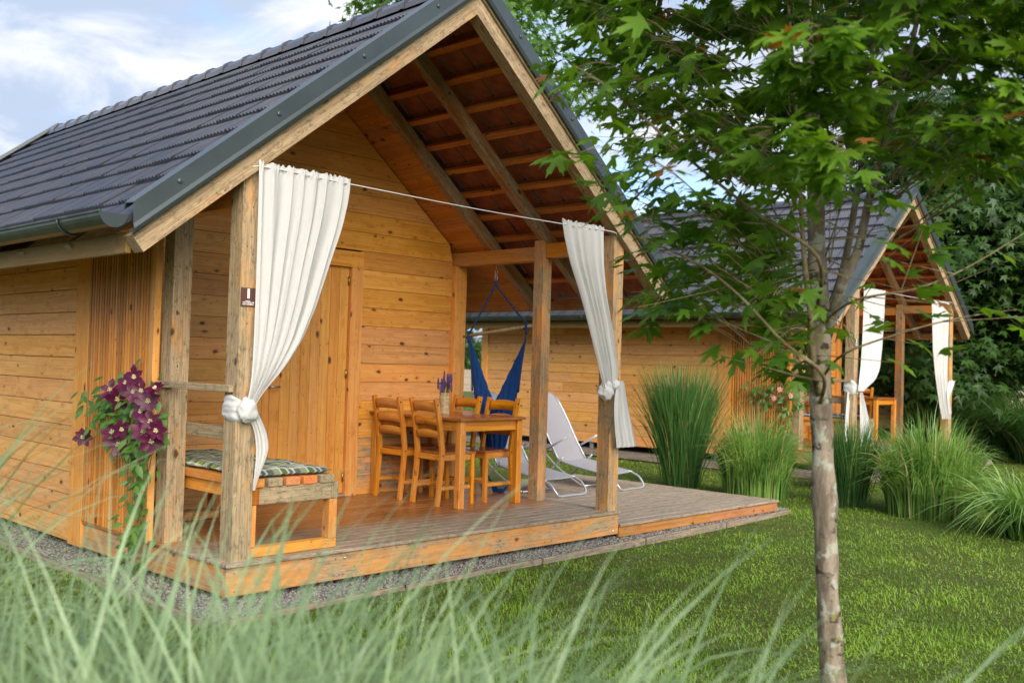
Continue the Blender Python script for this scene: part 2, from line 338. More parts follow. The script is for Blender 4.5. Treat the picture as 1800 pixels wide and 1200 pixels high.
_bc = {}
def boxmesh(L, w, h, mat, ch=0.004):
    """chamfered bar, length along local X, centred on Y and Z, starting at X = 0"""
    key = (round(L, 3), round(w, 3), round(h, 3), mat.name, ch)
    if key in _bc: return _bc[key]
    c = min(ch, w*0.25, h*0.25); V = []; idx = {}
    for ix, x in enumerate((0, L)):
        for iy, y in enumerate((-w/2, w/2)):
            for iz, z in enumerate((-h/2, h/2)):
                sx = 1 if ix == 0 else -1; sy = 1 if iy == 0 else -1; sz = 1 if iz == 0 else -1
                b = len(V)
                V += [(x, y+sy*c, z+sz*c), (x+sx*c, y, z+sz*c), (x+sx*c, y+sy*c, z)]
                idx[ix, iy, iz] = b
    I = lambda a, b, c_, k: idx[a, b, c_]+k
    F = [(I(0,0,0,0), I(0,0,1,0), I(0,1,1,0), I(0,1,0,0)), (I(1,0,0,0), I(1,1,0,0), I(1,1,1,0), I(1,0,1,0)),
         (I(0,0,0,1), I(1,0,0,1), I(1,0,1,1), I(0,0,1,1)), (I(0,1,0,1), I(0,1,1,1), I(1,1,1,1), I(1,1,0,1)),
         (I(0,0,0,2), I(0,1,0,2), I(1,1,0,2), I(1,0,0,2)), (I(0,0,1,2), I(1,0,1,2), I(1,1,1,2), I(0,1,1,2))]
    for a in (0, 1):
        for b in (0, 1):
            F.append((I(0,a,b,1), I(1,a,b,1), I(1,a,b,2), I(0,a,b,2)))
            F.append((I(a,0,b,0), I(a,1,b,0), I(a,1,b,2), I(a,0,b,2)))
            F.append((I(a,b,0,0), I(a,b,1,0), I(a,b,1,1), I(a,b,0,1)))
    for a in (0, 1):
        for b in (0, 1):
            for d in (0, 1): F.append((I(a,b,d,0), I(a,b,d,1), I(a,b,d,2)))
    me = mesh('bar', V, F, mat); fixn(me); _bc[key] = me; return me
def fixn(me):
    import bmesh
    bm = bmesh.new(); bm.from_mesh(me); bmesh.ops.recalc_face_normals(bm, faces=bm.faces); bm.to_mesh(me); bm.free()
WHT = (1, 1, 1, 0.0)
def tint(v=0.06, w=0.0):
    a = 1+random.uniform(-v, v); return (a, a*(1+random.uniform(-.02, .02)), a*(1+random.uniform(-.04, .04)), w)
def beam(name, parent, p0, p1, w, h, mat, up=(0, 0, 1), col=None, ch=0.004):
    """straight bar from p0 to p1 (centre line); w across, h along 'up'"""
    p0 = Vector(p0); p1 = Vector(p1); x = (p1-p0); L = x.length; x.normalize(); up = Vector(up)
    y = up.cross(x)
    if y.length < 1e-4: y = Vector((0, 1, 0)).cross(x)
    y.normalize(); z = x.cross(y)
    o = obj(name, boxmesh(L, w, h, mat, ch), parent, col or tint())
    o.matrix_local = Matrix(((x.x, y.x, z.x, p0.x), (x.y, y.y, z.y, p0.y), (x.z, y.z, z.z, p0.z), (0, 0, 0, 1)))
    return o
def box(name, parent, x0, x1, y0, y1, z0, z1, mat, axis=0, col=None, ch=0.004):
    """axis-aligned bar, grain along axis 0/1/2"""
    cx, cy, cz = (x0+x1)/2, (y0+y1)/2, (z0+z1)/2
    if axis == 0: return beam(name, parent, (x0, cy, cz), (x1, cy, cz), y1-y0, z1-z0, mat, (0, 0, 1), col, ch)
    if axis == 1: return beam(name, parent, (cx, y0, cz), (cx, y1, cz), x1-x0, z1-z0, mat, (0, 0, 1), col, ch)
    return beam(name, parent, (cx, cy, z0), (cx, cy, z1), y1-y0, x1-x0, mat, (1, 0, 0), col, ch)
def solid(name, parent, P8, mat, xdir, ydir, col=None, smooth=False):
    """hexahedron from 8 parent-space points (bottom 4 ccw, top 4), stored in a frame whose X is the grain"""
    x = Vector(xdir).normalized(); y = Vector(ydir); z = x.cross(y).normalized(); y = z.cross(x)
    o0 = Vector(P8[0]); R = Matrix(((x.x, y.x, z.x), (x.y, y.y, z.y), (x.z, y.z, z.z)))
    Ri = R.transposed(); V = [Ri @ (Vector(p)-o0) for p in P8]
    F = [(0, 3, 2, 1), (4, 5, 6, 7), (0, 1, 5, 4), (1, 2, 6, 5), (2, 3, 7, 6), (3, 0, 4, 7)]
    me = mesh(name, V, F, mat); fixn(me)
    o = obj(name, me, parent, col or tint()); o.matrix_local = Matrix.Translation(o0) @ R.to_4x4(); return o
def sweep(path, rad, seg=8, cap=True):
    """tube along a polyline; rad number or list. returns verts, faces"""
    P = [Vector(p) for p in path]; n = len(P); V = []; F = []
    T = []
    for i in range(n):
        a = P[max(0, i-1)]; b = P[min(n-1, i+1)]; t = (b-a); T.append(t.normalized() if t.length > 1e-9 else Vector((0, 0, 1)))
    u = Vector((0, 0, 1)) if abs(T[0].z) < 0.9 else Vector((1, 0, 0))
    u = (u - T[0]*u.dot(T[0])).normalized()
    for i in range(n):
        u = (u - T[i]*u.dot(T[i])).normalized(); v = T[i].cross(u)
        r = rad[i] if isinstance(rad, (list, tuple)) else rad
        for k in range(seg):
            a = 2*math.pi*k/seg; V.append(P[i] + (u*math.cos(a) + v*math.sin(a))*r)
    for i in range(n-1):
        for k in range(seg):
            F.append((i*seg+k, i*seg+(k+1) % seg, (i+1)*seg+(k+1) % seg, (i+1)*seg+k))
    if cap: F.append(tuple(range(seg-1, -1, -1))); F.append(tuple((n-1)*seg+k for k in range(seg)))
    return V, F
def smooth_path(pts, n=5):
    """Catmull-Rom through points"""
    P = [Vector(p) for p in pts]; P = [P[0]*2-P[1]] + P + [P[-1]*2-P[-2]]; o = []
    for i in range(1, len(P)-2):
        for k in range(n):
            t = k/n; a, b, c, d = P[i-1:i+3]
            o.append(0.5*((2*b) + (c-a)*t + (2*a-5*b+4*c-d)*t*t + (3*b-a-3*c+d)*t**3))
    o.append(P[-2]); return o
def tube(name, parent, pts, rad, mat, seg=8, n=0, smooth=True):
    if n: pts = smooth_path(pts, n)
    if isinstance(rad, tuple): rad = [rad[0]+(rad[1]-rad[0])*i/(len(pts)-1) for i in range(len(pts))]
    V, F = sweep(pts, rad, seg); return obj(name, mesh(name, V, F, mat, smooth), parent)
class MB:
    def __init__(s): s.V = []; s.F = []; s.fm = []
    def add(s, V, F, mi=0):
        b = len(s.V); s.V += [tuple(v) for v in V]; s.F += [tuple(i+b for i in f) for f in F]; s.fm += [mi]*len(F)
    def box(s, x0, x1, y0, y1, z0, z1, mi=0):
        V = [(x, y, z) for z in (z0, z1) for x, y in ((x0, y0), (x1, y0), (x1, y1), (x0, y1))]
        s.add(V, [(0, 3, 2, 1), (4, 5, 6, 7), (0, 1, 5, 4), (1, 2, 6, 5), (2, 3, 7, 6), (3, 0, 4, 7)], mi)
    def build(s, name, mats, parent=None, smooth=False, col=None):
        return obj(name, mesh(name, s.V, s.F, mats, smooth, s.fm), parent, col)

# ------------------------------------------------------------------ setting: ground, field, hills
GZ = -0.30
def ground():
    n = 90; xs = np.concatenate([np.linspace(-900, -30, 8), np.linspace(-25, 60, 70), np.linspace(70, 1500, 16)])
    ys = np.concatenate([np.linspace(-900, -25, 8), np.linspace(-20, 60, 66), np.linspace(70, 1500, 16)])
    X, Y = np.meshgrid(xs, ys); Z = GZ + 0.02*np.sin(X*0.7+1)*np.cos(Y*0.6) - 0.02
    V = np.stack([X, Y, Z], -1).reshape(-1, 3); nx = len(xs); ny = len(ys)
    i, j = np.meshgrid(np.arange(nx-1), np.arange(ny-1)); a = (j*nx+i).ravel()
    F = np.stack([a, a+1, a+nx+1, a+nx], -1)
    o = obj('ground', npmesh('ground', V, F, M['ground'], True)); o['kind'] = 'structure'; o['label'] = 'green lawn running out from under the cabins to the fields'
    return o
ground()
def ridge(name, r, h0, h1, mat, label, a0=-0.5, a1=2.2, seed=1, depth=40, n=120, base=-1):
    V = []; F = []
    rr = random.Random(seed); ph = [rr.uniform(0, 6) for _ in range(6)]
    for i in range(n+1):
        a = a0+(a1-a0)*i/n; s = sum(math.sin(a*(3+4*k)+ph[k])/(k+1) for k in range(6))/2.2
        h = h0+(h1-h0)*(0.5+0.5*s)
        x, y = CAM.x+math.sin(a)*r, CAM.y+math.cos(a)*r
        x2, y2 = CAM.x+math.sin(a)*(r+depth), CAM.y+math.cos(a)*(r+depth); x3, y3 = CAM.x+math.sin(a)*(r+depth*0.4), CAM.y+math.cos(a)*(r+depth*0.4)
        V += [(x, y, base), (x3, y3, h*0.8), (x2, y2, h)]
    for i in range(n): 
        for k in (0, 1): F.append((i*3+k, i*3+3+k, i*3+4+k, i*3+1+k))
    o = obj(name, mesh(name, V, F, mat, True)); o['kind'] = 'structure'; o['label'] = label; return o
ridge('field', 60, 0.5, 1.0, M['meadow'], 'tan strip of unmown meadow beyond the lawn', depth=60, seed=3, base=-0.4)
ridge('hills', 900, 22, 52, M['hill'], 'hazy grey-green hills on the horizon', depth=300, seed=5, n=60)

# ------------------------------------------------------------------ cabin
XC, MS = 2.14, 0.808               # ridge centre line, slope
ZLOW, ZTOP = 4.32, 4.48            # rafter underside and top at the ridge
EX = 2.82                          # eave half width
PW = 2.35                          # front wall plane
LEN = 8.60; YR = 8.78              # rear wall, rear verge
CA = math.cos(math.atan(MS)); SA = math.sin(math.atan(MS))
def zl(x, r=ZLOW): return r - MS*abs(x-XC)
def sloped(name, par, side, Y0, Y1, r0, r1, mat, xin=XC, xout=None, col=None):
    """piece following the roof slope between vertical levels r0 and r1 (values at the ridge); square-cut at the eave"""
    s = side; xo = XC+s*EX if xout is None else xout
    zo0 = zl(xo, r0); dz = r1-r0; nrm = dz*CA
    xo1 = xo + s*nrm*SA; zo1 = zo0 + nrm*CA
    P = [(xo, Y0, zo0), (xo, Y1, zo0), (xin, Y1, zl(xin, r0)), (xin, Y0, zl(xin, r0)), (xo1, Y0, zo1), (xo1, Y1, zo1), (xin, Y1, zl(xin, r1)), (xin, Y0, zl(xin, r1))]
    return solid(name, par, P, mat, (-s*1, 0, MS), (0, 1, 0), col)

def tile_mesh():
    W_, L_, n = 0.298, 0.40, 13
    P = []
    for i in range(n):
        u = i/(n-1); P.append((u*W_, 0.016 if i % 2 == 0 else (0.0 if i not in (0, n-1) else 0.006)))
    V = []; F = []; fm = []
    for x, h in P: V.append((x, 0, h))                      # upper end
    for x, h in P: V.append((x, L_, h+0.034))               # lower end, raised
    for x, h in P: V.append((x, L_, h*0.3+0.010))           # front face bottom
    e_ = len(V); V += [(x, L_, h+0.034) for x, h in P]; a = len(V); V += [(0, 0, -0.012), (W_, 0, -0.012), (W_-0.012, L_-0.004, 0.004), (0.012, L_-0.004, 0.004)]
    for i in range(n-1):
        F.append((i, i+1, n+i+1, n+i)); fm.append(0); F.append((e_+i, e_+i+1, 2*n+i+1, 2*n+i)); fm.append(0)
    F.append((a, a+3, a+2, a+1)); fm.append(1)
    F += [(0, n, 2*n, a+3, a), (n-1, a+1, a+2, 3*n-1, 2*n-1)]; fm += [0, 0]
    F.append((a+3, 2*n, 3*n-1, a+2)); fm.append(1)
    me = mesh('roof_tile', V, F, [M['tile'], M['terra']], False, fm)
    for i in range(0, 2*(n-1), 2): me.polygons[i].use_smooth = True
    return me
TILE = tile_mesh()
NCOL, NROW, GAUGE = 29, 11, 0.334
def tile_matrix(side, c, r):
    """local frame: X across the roof, Y down the slope, Z off the slope"""
    s = side; y0 = -0.02 + c*0.302
    d = 0.05 + r*GAUGE                                   # slope distance from ridge
    ydir = Vector((s*CA, 0, -SA)); zdir = Vector((s*SA, 0, CA)); xdir = ydir.cross(zdir)
    p = Vector((XC, 0, ZTOP+0.09)) + ydir*d
    p.y = y0 if xdir.y > 0 else y0+0.298
    return Matrix(((xdir.x, ydir.x, zdir.x, p.x), (xdir.y, ydir.y, zdir.y, p.y), (xdir.z, ydir.z, zdir.z, p.z), (0, 0, 0, 1)))
def mesh_join(items, name, mats):
    """one mesh out of (mesh, matrix) pairs"""
    V = []; F = []; fm = []; sm = []; b = 0; cache = {}
    for me, mt in items:
        if me.name not in cache:
            cache[me.name] = ([v.co.copy() for v in me.vertices], [tuple(p.vertices) for p in me.polygons], [p.material_index for p in me.polygons], [p.use_smooth for p in me.polygons])
        v, f, m_, s_ = cache[me.name]; sm += s_; V += [mt @ q for q in v]; F += [tuple(i+b for i in q) for q in f]; fm += m_; b += len(v)
    o_ = mesh(name, V, F, mats, False, fm); o_.polygons.foreach_set('use_smooth', sm); return o_

def flashing(par, side, Yf, back=False):
    """folded sheet-metal verge trim on the outside of the barge rafter"""
    d = -1 if not back else 1
    prof = [(0.010, 4.515), (-0.055, 4.500), (-0.068, 4.530), (-0.050, 4.560), (-0.050, 4.700), (0.075, 4.706), (0.095, 4.660), (0.090, 4.655), (0.070, 4.697), (-0.042, 4.692), (-0.042, 4.560), (-0.060, 4.530), (-0.050, 4.508), (0.010, 4.523)]
    V = []; F = []; n = len(prof)
    for x in (XC, XC+side*(EX+0.095)):
        for y, r in prof: V.append((x, Yf-d*y if back else Yf+y, zl(x, r)))
    for i in range(n): F.append((i, (i+1) % n, n+(i+1) % n, n+i))
    F.append(tuple(range(n))); F.append(tuple(range(2*n-1, n-1, -1)))
    me = mesh('verge_flashing', V, F, M['metal']); fixn(me); o = obj('verge_flashing', me, par)
    return o

def gutter(par, side):
    mb = MB(); R_ = 0.085; xc = XC+side*(EX+0.195); zc = 2.262; n = 12
    y0, y1 = -0.02, YR
    ang = [math.pi+math.pi*k/n for k in range(n+1)]
    V = []
    for y in (y0, y1):
        for a in ang: V.append((xc+R_*math.cos(a), y, zc+R_*math.sin(a)))
        for a in reversed(ang): V.append((xc+(R_-0.006)*math.cos(a), y, zc+(R_-0.006)*math.sin(a)))
    m_ = 2*(n+1); F = [(i, (i+1) % m_, m_+(i+1) % m_, m_+i) for i in range(m_)]
    F.append(tuple(range(m_))); F.append(tuple(range(2*m_-1, m_-1, -1)))
    mb.add(V, F)
    o = mb.build('gutter', M['gutter'], par, False); fixn(o.data)
    # front rim bead
    xo = xc + side*R_
    vb, fb = sweep([(xo, y0, zc+0.004), (xo, y1, zc+0.004)], 0.010, 8); obj('gutter_bead', mesh('gutter_bead', vb, fb, M['gutter'], True), o)
    # end cap
    V = [(xc+(R_+0.004)*math.cos(a), y0-0.004, zc+(R_+0.004)*math.sin(a)) for a in ang] + [(xc+(R_+0.004)*math.cos(a), y0+0.01, zc+(R_+0.004)*math.sin(a)) for a in ang]
    k = n+1; F = [tuple(range(k)), tuple(range(2*k-1, k-1, -1))] + [(i, (i+1) % k, k+(i+1) % k, k+i) for i in range(k)]
    me = mesh('end_cap', V, F, M['metal']); fixn(me); obj('end_cap', me, o)
    for yb in (0.62, 2.05, 3.5, 5.0, 6.5, 8.0):
        pts = [(xc+(R_+0.007)*math.cos(a), yb, zc+(R_+0.007)*math.sin(a)) for a in ang]
        v, f = sweep(pts, 0.008, 6); obj('gutter_bracket', mesh('gutter_bracket', v, f, M['gutter'], True), o)
    return o

def hring(y):   # half-round ridge tile profile
    return [(XC+0.155*math.cos(a), y, 0.135*math.sin(a)) for a in [math.pi*k/8 for k in range(9)]]
def ridge_mesh():
    L_ = 0.43; V = []; F = []; fm = []
    st = [(0, 1.08), (0.045, 1.07), (0.052, 1.0), (L_, 0.97)]
    for y, s in st:
        for k in range(9):
            a = math.pi*k/8; V.append((0.168*s*math.cos(a), y, 0.150*s*math.sin(a)))
    for i in range(3):
        for k in range(8): F.append((i*9+k, i*9+k+1, i*9+10+k, i*9+9+k)); fm.append(0)
    b = len(V)
    for k in range(9):
        a = math.pi*k/8; V.append((0.168*math.cos(a), 0.0, 0.140*math.sin(a)))
    for k in range(8): F.append((k+1, k, b+k, b+k+1)); fm.append(0)
    return mesh('ridge_tile', V, F, M['tile'], False, fm)
RIDGE = ridge_mesh()


def cabin(loc, label, full=True, weather=1.0):
    C = thing('cabin', label, 'cabin', loc, 0, 'timber cabins in a row')
    pine, pale = M['pine'], M['pale']
    h = 0.196
    # ---- front wall boards at Y = PW, rows clipped by the lining
    z = 0.0
    DX0, DX1, DZ = 1.66, 2.68, 2.36
    FX0, FX1 = DX0-0.13, DX1+0.15
    while z < 4.22:
        z1 = min(z+h, 4.25)
        lo = lambda q: max(0.04, XC-(4.30-q)/MS); hi = lambda q: min(4.12, XC+(4.30-q)/MS)
        segs = [(None, None)]
        if z < DZ+0.17-0.02: segs = [(None, FX0), (FX1, None)]
        for a, b in segs:
            xa0, xa1 = (lo(z), lo(z1)) if a is None else (a, a); xb0, xb1 = (hi(z), hi(z1)) if b is None else (b, b)
            za = z
            if xb0-xa0 < 0.05: continue
            xb1 = max(xb1, xa1+0.01)
            t = random.uniform(0.0, 0.004); y0 = PW-t; y1 = PW+0.03
            P = [(xa0, y0, za+0.0022), (xb0, y0, za+0.0022), (xb0, y1, za+0.0022), (xa0, y1, za+0.0022), (xa1, y0, z1-0.0022), (xb1, y0, z1-0.0022), (xb1, y1, z1-0.0022), (xa1, y1, z1-0.0022)]
            left = (b is not None)
            solid('wall_board', C, P, pale if left else pine, (1, 0, 0), (0, 1, 0), tint(0.07, 0.30 if (z < 0.40 and not left) else (0.04 if left else 0)))
        z += h
    mbk = MB(); mbk.box(0.03, 4.2, PW+0.034, PW+0.05, -0.2, 2.3); mbk.build('sheathing', M['timberedge'], C)
    # ---- door
    dr = thing_part('door', C)
    nb = 9; w = (DX1-DX0)/nb
    for i in range(nb):
        box('door_board', dr, DX0+i*w+0.0015, DX0+(i+1)*w-0.0015, PW+0.0, PW+0.024, 0.03, DZ, pine, 2, tint(0.05), 0.0035)
    for hz in (2.22, 1.26, 0.20):
        tube('hinge', dr, [(DX1-0.012, PW-0.012, hz-0.045), (DX1-0.012, PW-0.012, hz+0.045)], 0.011, M['brass'], 8)
    tube('handle', dr, [(DX0+0.09, PW-0.0, 1.12), (DX0+0.09, PW-0.05, 1.12), (DX0+0.20, PW-0.05, 1.12)], 0.010, M['steel'], 8)
    fr = thing_part('door_frame', C)
    box('jamb', fr, DX1+0.002, DX1+0.15, PW-0.045, PW+0.02, 0.0, DZ+0.0, pine, 2, (1, .96, .9, 0))
    box('jamb', fr, DX0-0.13, DX0-0.002, PW-0.045, PW+0.02, 0.0, DZ+0.0, pine, 2, (1, .96, .9, 0))
    P = [(DX0-0.13, PW-0.045, DZ+0.002), (DX1+0.15, PW-0.045, DZ+0.002), (DX1+0.15, PW+0.02, DZ+0.002), (DX0-0.13, PW+0.02, DZ+0.002),
         (DX0-0.13, PW-0.045, DZ+0.165), (DX1+0.15, PW-0.045, DZ+0.165), (DX1+0.15, PW+0.02, DZ+0.165), (DX0-0.13, PW+0.02, DZ+0.165)]
    solid('lintel', fr, P, pine, (1, 0, 0), (0, 1, 0), (1, .96, .9, 0))
    box('threshold', fr, DX0, DX1, PW-0.05, PW+0.02, 0.002, 0.028, M['deck'], 0, (.6, .6, .6, 0.4))
    # ---- side walls: rows of boards with butt joints
    for X, sgn in ((0.0, -1), (4.28, 1)):
        z = -0.215
        row = 0
        while z < 2.28:
            ys = [2.565]
            if sgn < 0 or full:
                step = (1.35, 4.4, 2.9, 5.6, 2.2, 3.7)[row % 6]; ys.append(2.565+step)
                while ys[-1] < LEN-1.2: ys.append(ys[-1]+random.choice((2.1, 2.7, 3.3)))
            if ys[-1] > LEN-0.5: ys.pop()
            ys.append(LEN-0.14)
            for a, b in zip(ys, ys[1:]):
                t = random.uniform(0, 0.004)
                box('wall_board', C, min(X, X-sgn*0.03)-(t if sgn < 0 else 0), max(X, X-sgn*0.03), a+0.001, b-0.001, z+0.0025, z+h-0.0025, pale, 1,
                    tint(0.08, 0.10 if z < 0.9 else 0.05), 0.003)
            z += h; row += 1
        # corner boards
        if sgn < 0:
            box('corner_post', C, -0.022, 0.10, 2.30, 2.56, -0.225, 2.33, pale, 2, (.95, .88, .78, 0.06))
        box('corner_post', C, X-0.03 if sgn < 0 else X-0.10, X+0.10 if sgn < 0 else X+0.022, LEN-0.14, LEN+0.05, -0.225, 2.35, pine, 2)
    # rear gable
    z = -0.215
    while z < 4.2:
        z1 = min(z+h, 4.25)
        lo = lambda q: max(0.04, XC-(4.30-q)/MS); hi = lambda q: min(4.24, XC+(4.30-q)/MS)
        P = [(lo(z), LEN-0.03, z+.002), (hi(z), LEN-0.03, z+.002), (hi(z), LEN, z+.002), (lo(z), LEN, z+.002), (lo(z1), LEN-0.03, z1-.002), (hi(z1), LEN-0.03, z1-.002), (hi(z1), LEN, z1-.002), (lo(z1), LEN, z1-.002)]
        solid('wall_board', C, P, pale, (1, 0, 0), (0, 1, 0)); z += h
    # ---- wall corner post of the porch
    box('corner_post', C, 4.125, 4.30, PW-0.06, PW+0.10, -0.02, 2.50, pine, 2, (1, .93, .82, 0.05))
    # ---- porch posts
    WP = M['pale']
    def post(x0, x1, y0, y1, zt, wv, tn=(.90, .84, .74)):
        zb0 = 0.0
        P = [(x0, y0, zb0), (x1, y0, zb0), (x1, y1, zb0), (x0, y1, zb0), (x0, y0, zt(x0)), (x1, y0, zt(x1)), (x1, y1, zt(x1)), (x0, y1, zt(x0))]
        P = [P[0], P[3], P[2], P[1], P[4], P[7], P[6], P[5]]
        return solid('post', C, P, WP, (0, 0, 1), (0, 1, 0), (*tn, wv))
    rf = lambda x: zl(x, ZLOW)-0.004
    post(0.045, 0.197, 0.03, 0.182, rf, 0.52)
    post(0.040, 0.188, 0.972, 1.12, rf, 0.48)
    post(4.140, 4.290, 0.03, 0.180, rf, 0.36, (.95, .88, .78))
    post(4.128, 4.258, 0.955, 1.085, rf, 0.34, (.95, .88, .78))
    # tie beams between wall, middle post and front post, right side; plate on the left
    box('tie_beam', C, 4.142, 4.262, 1.09, PW+0.2, 2.500, 2.650, M['honey'], 1, (.95, .9, .8, 0.16))
    box('tie_beam', C, 4.160, 4.262, 0.186, 0.950, 2.530, 2.680, M['honey'], 1, (.95, .9, .8, 0.18))
    box('tie_beam', C, 0.060, 0.180, 0.186, 0.968, 2.440, 2.570, M['soffit'], 1, (1, .9, .8, 0.1))
    box('tie_beam', C, 0.060, 0.180, 1.124, PW-0.004, 2.440, 2.570, M['soffit'], 1, (1, .9, .8, 0.1))
    # rails between the left posts
    box('rail', C, 0.005, 0.042, 0.06, 1.09, 1.155, 1.205, WP, 1, (.6, .58, .55, 1.0))
    box('rail', C, 0.192, 0.225, 0.06, 1.10, 0.800, 0.895, WP, 1, (.6, .58, .55, 1.0))
    # ---- slatted screen on the left side
    nsl = 23; ya, yb_ = 1.215, 2.285
    for i in range(nsl):
        y = ya+(yb_-ya)*i/(nsl-1)
        box('screen_slat', C, -0.018, 0.022, y-0.014, y+0.014, 0.0, 2.30, M['pine'], 2, (lambda q: (q, q*0.88, q*0.75, random.choice((0.0, 0.10, 0.16, 0.05))))(random.uniform(0.62, 1.0)), 0.002)
    for i in range(nsl-1):
        y = ya+(yb_-ya)*(i+0.5)/(nsl-1)
        box('screen_slat', C, 0.040, 0.062, y-0.020, y+0.020, 0.0, 2.36, M['pine'], 2, (lambda q: (q, q*0.86, q*0.7, 0.1))(random.uniform(0.4, 0.7)), 0.002)
    box('screen_frame', C, -0.026, 0.030, 1.125, 1.190, -0.02, 2.36, M['pine'], 2, (1.05, 1, .9, 0))
    box('screen_frame', C, -0.010, 0.060, 1.192, 2.292, -0.028, -0.002, M['pale'], 1, (.6, .58, .5, 0.9))
    # ---- deck
    nbd = 20; dw = (PW+0.022)/nbd
    for i in range(nbd):
        y = -0.022+i*dw; k = max(0.0, 1-i/7.0)
        box('deck_board', C, -0.012, 4.292, y+0.002, y+dw-0.002, -0.028, random.uniform(-0.001, 0.001), M['deck'], 0, tint(0.10, 0.22+0.72*k if i < 8 else 0.10), 0.005)
    box('deck_fascia', C, 0.0, 4.285, 0.002, 0.045, -0.226, -0.031, M['pine'], 0, (.84, .83, .80, 0.24))
    box('deck_fascia', C, 0.002, 0.045, 0.048, 2.295, -0.226, -0.031, M['pine'], 1, (.80, .79, .74, 0.28))
    box('deck_fascia', C, 4.245, 4.284, 0.048, PW, -0.226, -0.031, M['pine'], 1, (.9, .85, .8, 0.5))
    for x, y in ((0.09, 0.10), (2.1, 0.12), (4.1, 0.12), (0.09, 2.6), (0.09, 5.5), (0.09, 8.4), (4.15, 2.6), (4.15, 5.5)):
        box('foot', C, x-0.04, x+0.04, y-0.04, y+0.04, -0.42, -0.228, M['steel'], 2)
    for x in (0.06, 0.9, 0.97, 1.75, 2.55, 3.3, 4.2):
        for z in (-0.07, -0.19):
            v, f = sweep([(x+random.uniform(-.02, .02), -0.0015, z), (x+random.uniform(-.02, .02)*0+0.0, 0.004, z)], 0.0075, 8); obj('screw', mesh('screw', v, f, M['steel']), C)
    # ---- rafters
    for s in (-1, 1):
        sloped('barge_rafter', C, s, -0.030, 0.095, ZLOW, ZTOP, WP, col=(.96, .84, .70, 0.56))
        sloped('verge_fillet', C, s, -0.052, 0.05, ZTOP+0.004, ZTOP+0.030, WP, col=(.9, .85, .8, 0.5))
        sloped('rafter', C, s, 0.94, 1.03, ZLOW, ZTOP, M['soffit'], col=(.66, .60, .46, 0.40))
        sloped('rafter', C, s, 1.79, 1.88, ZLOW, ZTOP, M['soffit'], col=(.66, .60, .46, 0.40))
        sloped('barge_rafter', C, s, YR-0.10, YR, ZLOW, ZTOP, WP, col=(.9, .8, .7, 0.5))
        # battens
        for r in range(NROW+1):
            d = 0.075+r*GAUGE; x = XC+s*d*CA
            if d > 3.60: continue
            zz_ = ZTOP + 0.036 - d*SA
            beam('batten', C, (x, 0.07, zz_), (x, YR-0.05, zz_), 0.062, 0.048, M['soffit'], (s*SA, 0, CA), (1.0, .86, .74, 0.05))
        # boarded lining behind the third rafter, running to the rear
        nl = 31; wv = (EX/CA)/nl
        for i in range(nl):
            xa, xb = XC+s*(i*wv+0.0015)*CA, XC+s*((i+1)*wv-0.0015)*CA
            P = [(xa, 1.882, zl(xa, 4.318)), (xb, 1.882, zl(xb, 4.318)), (xb, YR-0.1, zl(xb, 4.318)), (xa, YR-0.1, zl(xa, 4.318)),
                 (xa, 1.882, zl(xa, 4.340)), (xb, 1.882, zl(xb, 4.340)), (xb, YR-0.1, zl(xb, 4.340)), (xa, YR-0.1, zl(xa, 4.340))]
            solid('lining_board', C, P, M['soffit'], (0, 1, 0), (s, 0, -MS), tint(0.09))
        # eave fascia
        xe = XC+s*(EX+0.02)
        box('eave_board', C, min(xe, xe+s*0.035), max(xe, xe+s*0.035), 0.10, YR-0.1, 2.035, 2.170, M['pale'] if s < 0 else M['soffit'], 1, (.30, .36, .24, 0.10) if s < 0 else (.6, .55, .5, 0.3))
        flashing(C, s, -0.030); flashing(C, s, YR, True)
        gutter(C, s)
        for q in (0.35, 1.25, 2.15, 3.05):
            x = XC+s*q*CA*1.02+s*0.2
            v, f = sweep([(x, -0.092, zl(x, 4.63)), (x, -0.088, zl(x, 4.63)), (x, -0.078, zl(x, 4.63))], [0.008, 0.016, 0.018], 10); obj('screw', mesh('screw', v, f, M['metal'], False), C)
    # ridge tiles and roof tiles
    k = 0
    while k*0.385 < YR-0.1:
        o = obj('ridge_tile', RIDGE, C); o.location = (XC, -0.03+k*0.385, ZTOP+0.015); k += 1
    own = []; rest = []
    for s, c0, c1 in ((-1, 0, NCOL), (1, 0, NCOL)):
        for c in range(c0, c1):
            for r in range(NROW):
                (own if full and ((s < 0 and c < 20) or (s > 0 and c < 7)) else rest).append(tile_matrix(s, c, r))
    for mt in own:
        o = obj('roof_tile', TILE, C); o.matrix_local = mt @ Matrix.Rotation(random.uniform(-.014, .008), 4, 'X') @ Matrix.Translation((random.uniform(-.002, .002), random.uniform(-.004, .004), random.uniform(-.001, .004)))
    me = mesh_join([(TILE, m_) for m_ in rest], 'remaining_tiles', [M['tile'], M['terra']])
    o = obj('remaining_tiles', me, C); o['kind'] = 'stuff'
    # yellow plate inside the right eave
    V = [(0, 0, 0), (0, 0.20, 0), (0, 0.03, 0.10), (-0.004, 0, 0), (-0.004, 0.20, 0), (-0.004, 0.03, 0.10)]
    o = obj('plate', mesh('plate', V, [(0, 1, 2), (5, 4, 3), (0, 3, 4, 1), (1, 4, 5, 2), (2, 5, 3, 0)], M['yellow']), C); o.location = (XC+EX+0.016, 0.22, 2.045)
    return C
def thing_part(name, parent):
    o = bpy.data.objects.new(name, None); link(o, parent); return o

